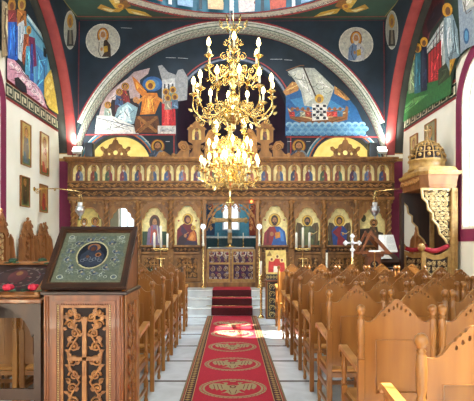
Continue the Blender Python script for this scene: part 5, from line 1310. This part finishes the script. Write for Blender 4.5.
b = MB().use('wax'); b.lathe([(.027, .34), (.025, .86), (.002, .87)], (0, 0, 0), 10); b.build('candle', t); b = MB().use('black_plastic'); b.lathe([(.028, .85), (.032, .90), (.01, .92)], (0, 0, 0), 8); b.build('candle_cap', t)
t = thing('paschal_candle', 'tall white candle on a striped brass pole standing before the steps', 'candle stand', (.62, 10.12, 0))
b = MB().use('brass')
b.lathe([(.068,0),(.068,.03),(.04,.05),(.03,.08)], (0, 0, 0), 12)
zz = .08
while zz < .86: b.lathe([(.018, zz), (.030, zz+.02), (.030, zz+.035), (.018, zz+.055)], (0, 0, 0), 10); zz += .055
b.build('pole', t); b = MB().use('wax'); b.lathe([(.022, .86), (.020, 1.17), (.002, 1.18)], (0, 0, 0), 10); b.build('candle', t)
for x, lb in ((-.665, 'white round-topped processional fan at the doorpost beside the mother icon'), (.675, 'white round-topped processional fan at the doorpost beside the red and blue icon')):
    t = thing('processional_fan', lb, 'fan', (x, YI-.20, ZS), 0, 'processional fans at the royal doors')
    b = MB().use('brass'); b.lathe([(.07,0),(.07,.02),(.014,.05),(.014,1.02)], (0, 0, 0), 10); b.build('pole', t)
    b = MB().use('wax'); b.lathe([(.03,1.0),(.032,1.05),(.022,1.08),(.020,1.38),(.028,1.40)], (0, 0, 0), 10); b.build('candle', t)
    b = MB().use('silver'); b.prism([[(.065*cos(2*pi*i/16), 1.46+.065*sin(2*pi*i/16)) for i in range(16)]], -.012, .012); b.use('silver'); b.prism([[(.04*cos(2*pi*i/12), 1.46+.04*sin(2*pi*i/12)) for i in range(12)]], -.018, .018); b.build('disc', t)

# small icon stand right of the steps
t = thing('icon_stand', 'slim icon stand draped with black and gold cloth beside the altar steps', 'icon stand', (.93, 10.12, 0))
b = MB().use('stand_wood'); b.bbox(-.22, .22, -.14, .16, 0, .78, .008); b.bbox(-.24, .24, -.17, .18, .76, .80, .008); b.build('cabinet', t)
p = Paint(lambda a, c, o: (a-.05, -.143-o, c), 'icon_paint'); p.poly([(-.14, .02), (.14, .02), (.14, .76), (-.14, .76)], '#0e0d12')
for s_ in (-1, 1): p.line([(s_*.132, .03), (s_*.132, .75)], .008, '#c8a850')
p.line([(-.13, .03), (.13, .03)], .008, '#c8a850')
rg = random.Random(9)
for k in range(5):
    z = .10+k*.14
    for s_ in (-1, 1): p.ring(s_*.06, z, .045, .05, .012, '#d3b768', 12, 0, 4.6); p.ell(s_*.06, z, .012, .012, '#d3b768', 8); p.ell(s_*.10, z+.07, .016, .01, '#b8a060', 8)
    p.line([(-.02, z-.05), (.02, z), (-.02, z+.05)], .01, '#e0c880')
p.build('embroidered_cloth', t)
ic = bpy.data.objects.new('tilted_icon', None); COL.objects.link(ic); ic.parent = t; ic.location = (0, -.14, .80); ic.rotation_euler = (-.35, 0, 0)
b = MB().use('gilt_wood'); b.bbox(-.215, .215, .005, .03, 0, .64, .004); b.build('icon_board', ic)
p = Paint(lambda a, c, o: (a, .005-o, c), 'icon_paint', base=.002); p.poly([(-.21, .0), (.21, .0), (.21, .12), (-.21, .12)], '#0e0d12')
for k in range(7): p.ring(-.18+k*.06, .06, .022, .03, .009, '#d3b768', 10)
p.poly([(-.21, .12), (.21, .12), (.21, .64), (-.21, .64)], '#d9bc6a'); p.poly([(-.17, .16), (.17, .16), (.15, .40), (.08, .34), (0, .46), (-.08, .36), (-.15, .42)], '#b02a2c')
for dx, dz in ((-.09, .44), (.03, .50), (.12, .42)): p.ell(dx, dz, .045, .05, '#e7cf86'); p.ell(dx, dz, .025, .03, '#7a4a30'); p.poly([(dx-.05, dz-.05), (dx+.05, dz-.05), (dx+.06, dz-.22), (dx-.06, dz-.22)], '#c23c34')
p.poly([(-.06, .16), (.05, .16), (.06, .28), (-.05, .30)], '#e8dcc0'); p.poly([(-.2, .5), (-.13, .62), (-.08, .52)], '#8a6a3a'); p.build('painted_scene', ic)

t = thing('red_lamp', 'tiny glowing red lamp at the upper corner of the royal doorway', 'lamp', (.49, YI-.14, 2.56))
b = MB().use('brass'); b.tube([(0, 0, 0), (0, 0, .10)], .004, 4); b.tube([(0, 0, .10), (0, .06, .10)], .004, 4); b.build('hook', t); b = MB().use('red_glow'); b.lathe([(.0001, -.05), (.025, -.03), (.03, 0), (.015, .015)], (0, 0, 0), 10); b.build('glass_cup', t)
# plant before the screen
t = thing('flower_arrangement', 'dark leafy pot of small white flowers before the screen, beside a candle stand', 'plant', (-1.86, 11.56, ZS))
b = MB().use('black_plastic'); b.lathe([(.07,0),(.09,.12),(.10,.14),(.08,.14)], (0, 0, 0), 12); b.build('pot', t)
b = MB().use('leaf_green'); rg = random.Random(8)
for k in range(40):
    a = rg.random()*6.28; h = .16+rg.random()*.34; r_ = rg.random()*.13
    b.M = T(0, 0, 0, a); b.tube([(0, 0, .12), (r_*.5, 0, .12+h*.5), (r_, 0, h)], .003, 3); b.leaf(r_, h-.02, .6+rg.random(), .08, .05, 0, .002)
b.build('foliage', t)
b = MB().use('white_petal'); 
for k in range(16): a = rg.random()*6.28; r_ = .04+rg.random()*.16; b.ball((r_*cos(a), r_*sin(a)-.04, .22+rg.random()*.26), .02, 6)
b.build('blossom', t)

# ================================================================== ICONS HUNG ON THE SIDE WALLS
def wall_icon(sg, ya, yb, z0, z1, lb, paint):
    t = thing('framed_icon', lb, 'icon', (sg*(WX-.02), (ya+yb)/2, z0), -pi/2*sg, 'framed icons on the side walls')
    w = abs(yb-ya); h = z1-z0
    b = MB().use('gilt_wood' if False else 'stall_wood'); b.prism([[(-w/2, 0), (w/2, 0), (w/2, h), (-w/2, h)], [(-w/2+.02, .02), (w/2-.02, .02), (w/2-.02, h-.02), (-w/2+.02, h-.02)]], -.02, .015)
    b.build('frame', t); p = Paint(lambda a, c, o: (a, -.0-o, c), 'icon_paint'); p.use('icon_paint'); p.poly([(-w/2+.02, .02), (w/2-.02, .02), (w/2-.02, h-.02), (-w/2+.02, h-.02)], '#c9b060'); paint(p, w-.04, h-.02)
    p.use('icon_paint'); p.build('picture', t)
def pi_full(r, m_, bg=None, **k):
    def f(p, w, h):
        if bg: p.poly([(-w/2, .03), (w/2, .03), (w/2, h), (-w/2, h)], bg)
        p.poly([(-w/2, .03), (w/2, .03), (w/2, h*.2), (-w/2, h*.22)], '#5d6a3c'); p.figure(0, .06, h*.86, r, m_, w=.9, **k)
    return f
wall_icon(-1, 9.76, 10.22, 3.12, 4.0, 'tall gold icon of a saint in grey-blue, upper icon next to the window', pi_full('#4f6a7a', '#7a6a52', '#b99f52'))
wall_icon(-1, 10.74, 11.22, 3.07, 4.0, 'tall pale gold icon of a saint in orange-red, upper icon next to the pier', pi_full('#c4563a', '#d8b48a', '#dcc887'))
wall_icon(-1, 9.72, 10.16, 2.28, 2.90, 'dark icon in brown and green, lower icon next to the window', pi_full('#2c2a1c', '#4a3a22', '#574a28'))
wall_icon(-1, 10.72, 11.15, 2.23, 2.85, 'icon of a figure in bright red, lower icon next to the pier', pi_full('#b5322a', '#8c2a2c', '#a87a44'))
wall_icon(1, 10.98, 11.42, 3.10, 4.02, 'gold icon with a small green figure, seen above the throne dome', pi_full('#3f5a3c', '#8a7a4a', '#c9b470'))
wall_icon(1, 10.0, 10.55, 3.12, 4.09, 'tall dark-green icon over the throne canopy', pi_full('#2f4a44', '#6f6a4a', '#8f8a58'))
wall_icon(1, 10.95, 11.45, 2.25, 2.80, 'low olive icon half behind the throne', pi_full('#3a3320', '#5d4a2a', '#6f6438'))

# ================================================================== HANGING VIGIL LAMPS ON WALL BRACKETS
def vigil(x_wall, x_end, y, z, lb_r, lb_l, g):
    t = thing('wall_bracket', lb_r, 'bracket', (x_wall, y, z), 0, 'lamp brackets'); L_ = x_end-x_wall
    b = MB().use('brass'); b.tube([(0, 0, 0), (L_*.5, 0, .01), (L_, 0, -.05)], .012, 6); sg = 1 if L_ > 0 else -1
    for fr in (.12, .45, .9): b.ball((L_*fr, 0, .0-.04*fr), .022, 8)
    b.spiral(L_*.08, -.06, .05, pi/2, sg*1.3, 0, .008, 10); b.build('rod', t)
    b = MB().use('brass'); b.M = Matrix.Rotation(pi/2, 4, 'Y'); b.lathe([(.05, -.0), (.05, .012), (.02, .02)] if sg > 0 else [(.02, -.02), (.05, -.012), (.05, 0)], (0, 0, 0), 12); b.build('wall_plate', t)
    t = thing('vigil_lamp', lb_l, 'lamp', (x_end, y, z-.05), 0, g)
    b = MB().use('brass')
    for k in range(3): a = 2*pi*k/3; b.tube([(0, 0, 0), (.05*cos(a), .05*sin(a), -.16), (.085*cos(a), .085*sin(a), -.34)], .004, 4)
    b.build('chain', t)
    b = MB().use('silver'); b.lathe([(.0001,-.60),(.015,-.59),(.02,-.56),(.01,-.54),(.05,-.50),(.10,-.42),(.105,-.38),(.075,-.345),(.095,-.33),(.09,-.32)], (0, 0, 0), 16); b.build('bowl', t)
    b = MB().use('white_paint'); b.lathe([(.04,-.34),(.055,-.28),(.05,-.24),(.052,-.235)], (0, 0, 0), 12); b.build('glass_cup', t)
vigil(-4.2, -3.22, 10.45, 2.70, 'long brass bracket reaching out between the icons on the window wall', 'silver vigil lamp hanging before the two-saint icon', 'vigil lamps')
vigil(4.2, 3.07, 10.45, 2.70, 'long brass bracket reaching out behind the throne', 'silver vigil lamp hanging before the dim brown icon', 'vigil lamps')

# ================================================================== CHANDELIERS
def chandelier(x, y, tiers, zt, lb, hub, power, zb, sc=1.0):
    t = thing('chandelier', lb, 'chandelier', (x, y, zb))
    def C_(): b = MB(); b.M = Matrix.Translation((0, 0, -zb)); return b
    b = C_().use('brass'); b.use('silver'); b.tube([(0, 0, hub[-1][1]), (0, 0, zt)], .008, 6)
    z = hub[-1][1]
    while z < zt: b.ball((0, 0, z), .012, 6); z += .06
    b.build('chain', t)
    b = C_().use('brass'); b.lathe(hub, (0, 0, 0), 18); b.build('stem', t)
    for ti, (n_, R, zc, zh, ph) in enumerate(tiers):            # candles count, radius, height of candle cup, hub height
        me_arm = me_c = me_b = None
        for i in range(n_):
            a = 2*pi*(i+ph)/n_; Mx = Matrix.Translation((0, 0, -zb)) @ Matrix.Rotation(a, 4, 'Z')
            b = MB().use('brass'); b.M = Mx
            d = zc-zh
            P = [(.03, zh+.02), (R*.18, zh+.06), (R*.38, zh-.02), (R*.58, zh-.10*sc), (R*.80, zh-.09*sc), (R*.98, zh+.02), (R*1.02, zh+d*.5), (R, zc-.02)]
            # smooth the S curve
            Q = []
            for k in range(len(P)-1):
                p0, p1, p2, p3 = P[max(k-1, 0)], P[k], P[k+1], P[min(k+2, len(P)-1)]
                for u in (0, .34, .67): Q.append(tuple(.5*((2*p1[j])+(-p0[j]+p2[j])*u+(2*p0[j]-5*p1[j]+4*p2[j]-p3[j])*u*u+(-p0[j]+3*p1[j]-3*p2[j]+p3[j])*u**3) for j in (0, 1)))
            Q.append(P[-1]); b.tube([(q[0], 0, q[1]) for q in Q], .013*sc, 5)
            b.spiral(R*.42, zh+.09*sc, .075*sc, -pi/2, 1.5, 0, .010*sc, 12, .2, 5); b.spiral(R*.72, zh+.02*sc, .07*sc, -pi/2, -1.5, 0, .010*sc, 12, .2, 5); b.spiral(R*.88, zh-.13*sc, .06*sc, pi/2, 1.4, 0, .009*sc, 10, .2, 5); b.spiral(R*.30, zh-.10*sc, .07*sc, pi/2, -1.4, 0, .009*sc, 10, .2, 5)
            b.leaf(R*.55, zh-.12*sc, -1.2, .11*sc, .06*sc, 0, .006); b.leaf(R*1.02, zh, .5, .09*sc, .05*sc, 0, .006); b.leaf(R*.25, zh+.1*sc, 1.6, .09*sc, .05*sc, 0, .006)
            b.build('arm', t)
            b = MB().use('brass'); b.M = Mx; b.lathe([(.008,-.03),(.03,-.02),(.075,.005),(.085,.015),(.03,.012),(.028,.03),(.034,.045),(.02,.05)], (R, 0, zc), 12); b.build('drip_pan', t)
            b = MB().use('candle_tube'); b.M = Mx; b.lathe([(.018, .045), (.018, .17*sc)], (R, 0, zc), 8); b.build('candle_tube', t)
            b = MB().use('bulb_glow'); b.M = Mx; h0 = .17*sc; b.lathe([(.014, h0), (.030, h0+.025), (.037, h0+.055), (.029, h0+.095), (.012, h0+.13), (.0001, h0+.15)], (R, 0, zc), 10); b.build('flame_bulb', t)
    return t
hub1 = [(.0001,3.45),(.03,3.48),(.05,3.52),(.03,3.56),(.10,3.62),(.17,3.70),(.18,3.76),(.10,3.86),(.05,3.92),(.07,3.98),(.10,4.04),(.05,4.12),(.035,4.2),(.09,4.30),(.11,4.36),(.05,4.44),(.03,4.5),(.06,4.58),(.08,4.64),(.04,4.72),(.03,4.8),(.05,4.88),(.03,4.95),(.015,5.1),(.035,5.16),(.02,5.22),(.012,5.3),(.012,5.45)]
c1 = chandelier(.04, 8.4, [(12, .68, 4.06, 3.78, .25), (6, .48, 4.66, 4.42, .52)], 10.2, 'upper ornate brass chandelier with two rings of glowing candle bulbs under the dome', hub1, 0, 3.45)
b = MB().use('brass'); b.M = Matrix.Translation((0, 0, -3.45))
for k in range(6):
    b.M = Matrix.Translation((0, 0, -3.45)) @ Matrix.Rotation(2*pi*k/6, 4, 'Z'); b.tube([(.02, 0, 5.18), (.10, 0, 5.26), (.18, 0, 5.22), (.21, 0, 5.30)], .01, 5); b.spiral(.20, 5.30, .045, -pi/2, 1.3, 0, .009, 9); b.spiral(.14, 4.98, .06, pi/2, 1.4, 0, .009, 10); b.spiral(.16, 4.75, .07, pi/2, -1.4, 0, .010, 10); b.leaf(.2, 5.3, 1, .09, .05, 0)
b.build('scroll_crown', c1)
hub2 = [(.0001,2.28),(.02,2.30),(.10,2.36),(.11,2.40),(.03,2.47),(.02,2.52),(.03,2.60),(.02,2.66),(.08,2.72),(.15,2.80),(.16,2.88),(.08,2.98),(.05,3.08),(.08,3.2),(.11,3.27),(.05,3.36),(.04,3.5),(.08,3.6),(.04,3.68),(.03,3.85),(.07,3.95),(.14,4.05),(.15,4.12),(.12,4.2),(.05,4.28),(.02,4.35)]
c2 = chandelier(-.02, 10.2, [(10, .60, 3.06, 2.86, .3), (6, .30, 3.16, 3.02, .1), (8, .44, 3.42, 3.22, .15), (6, .34, 3.84, 3.62, .4)], 9.4, 'lower brass chandelier of three candle rings hanging in front of the icon screen', hub2, 0, 2.28, .9)
lamp('POINT', 'chandelier_light', (.04, 8.4, 4.5), 26, (1, .80, .50), radius=.35)
lamp('POINT', 'chandelier_light', (-.02, 10.2, 3.5), 34, (1, .80, .50), radius=.3)
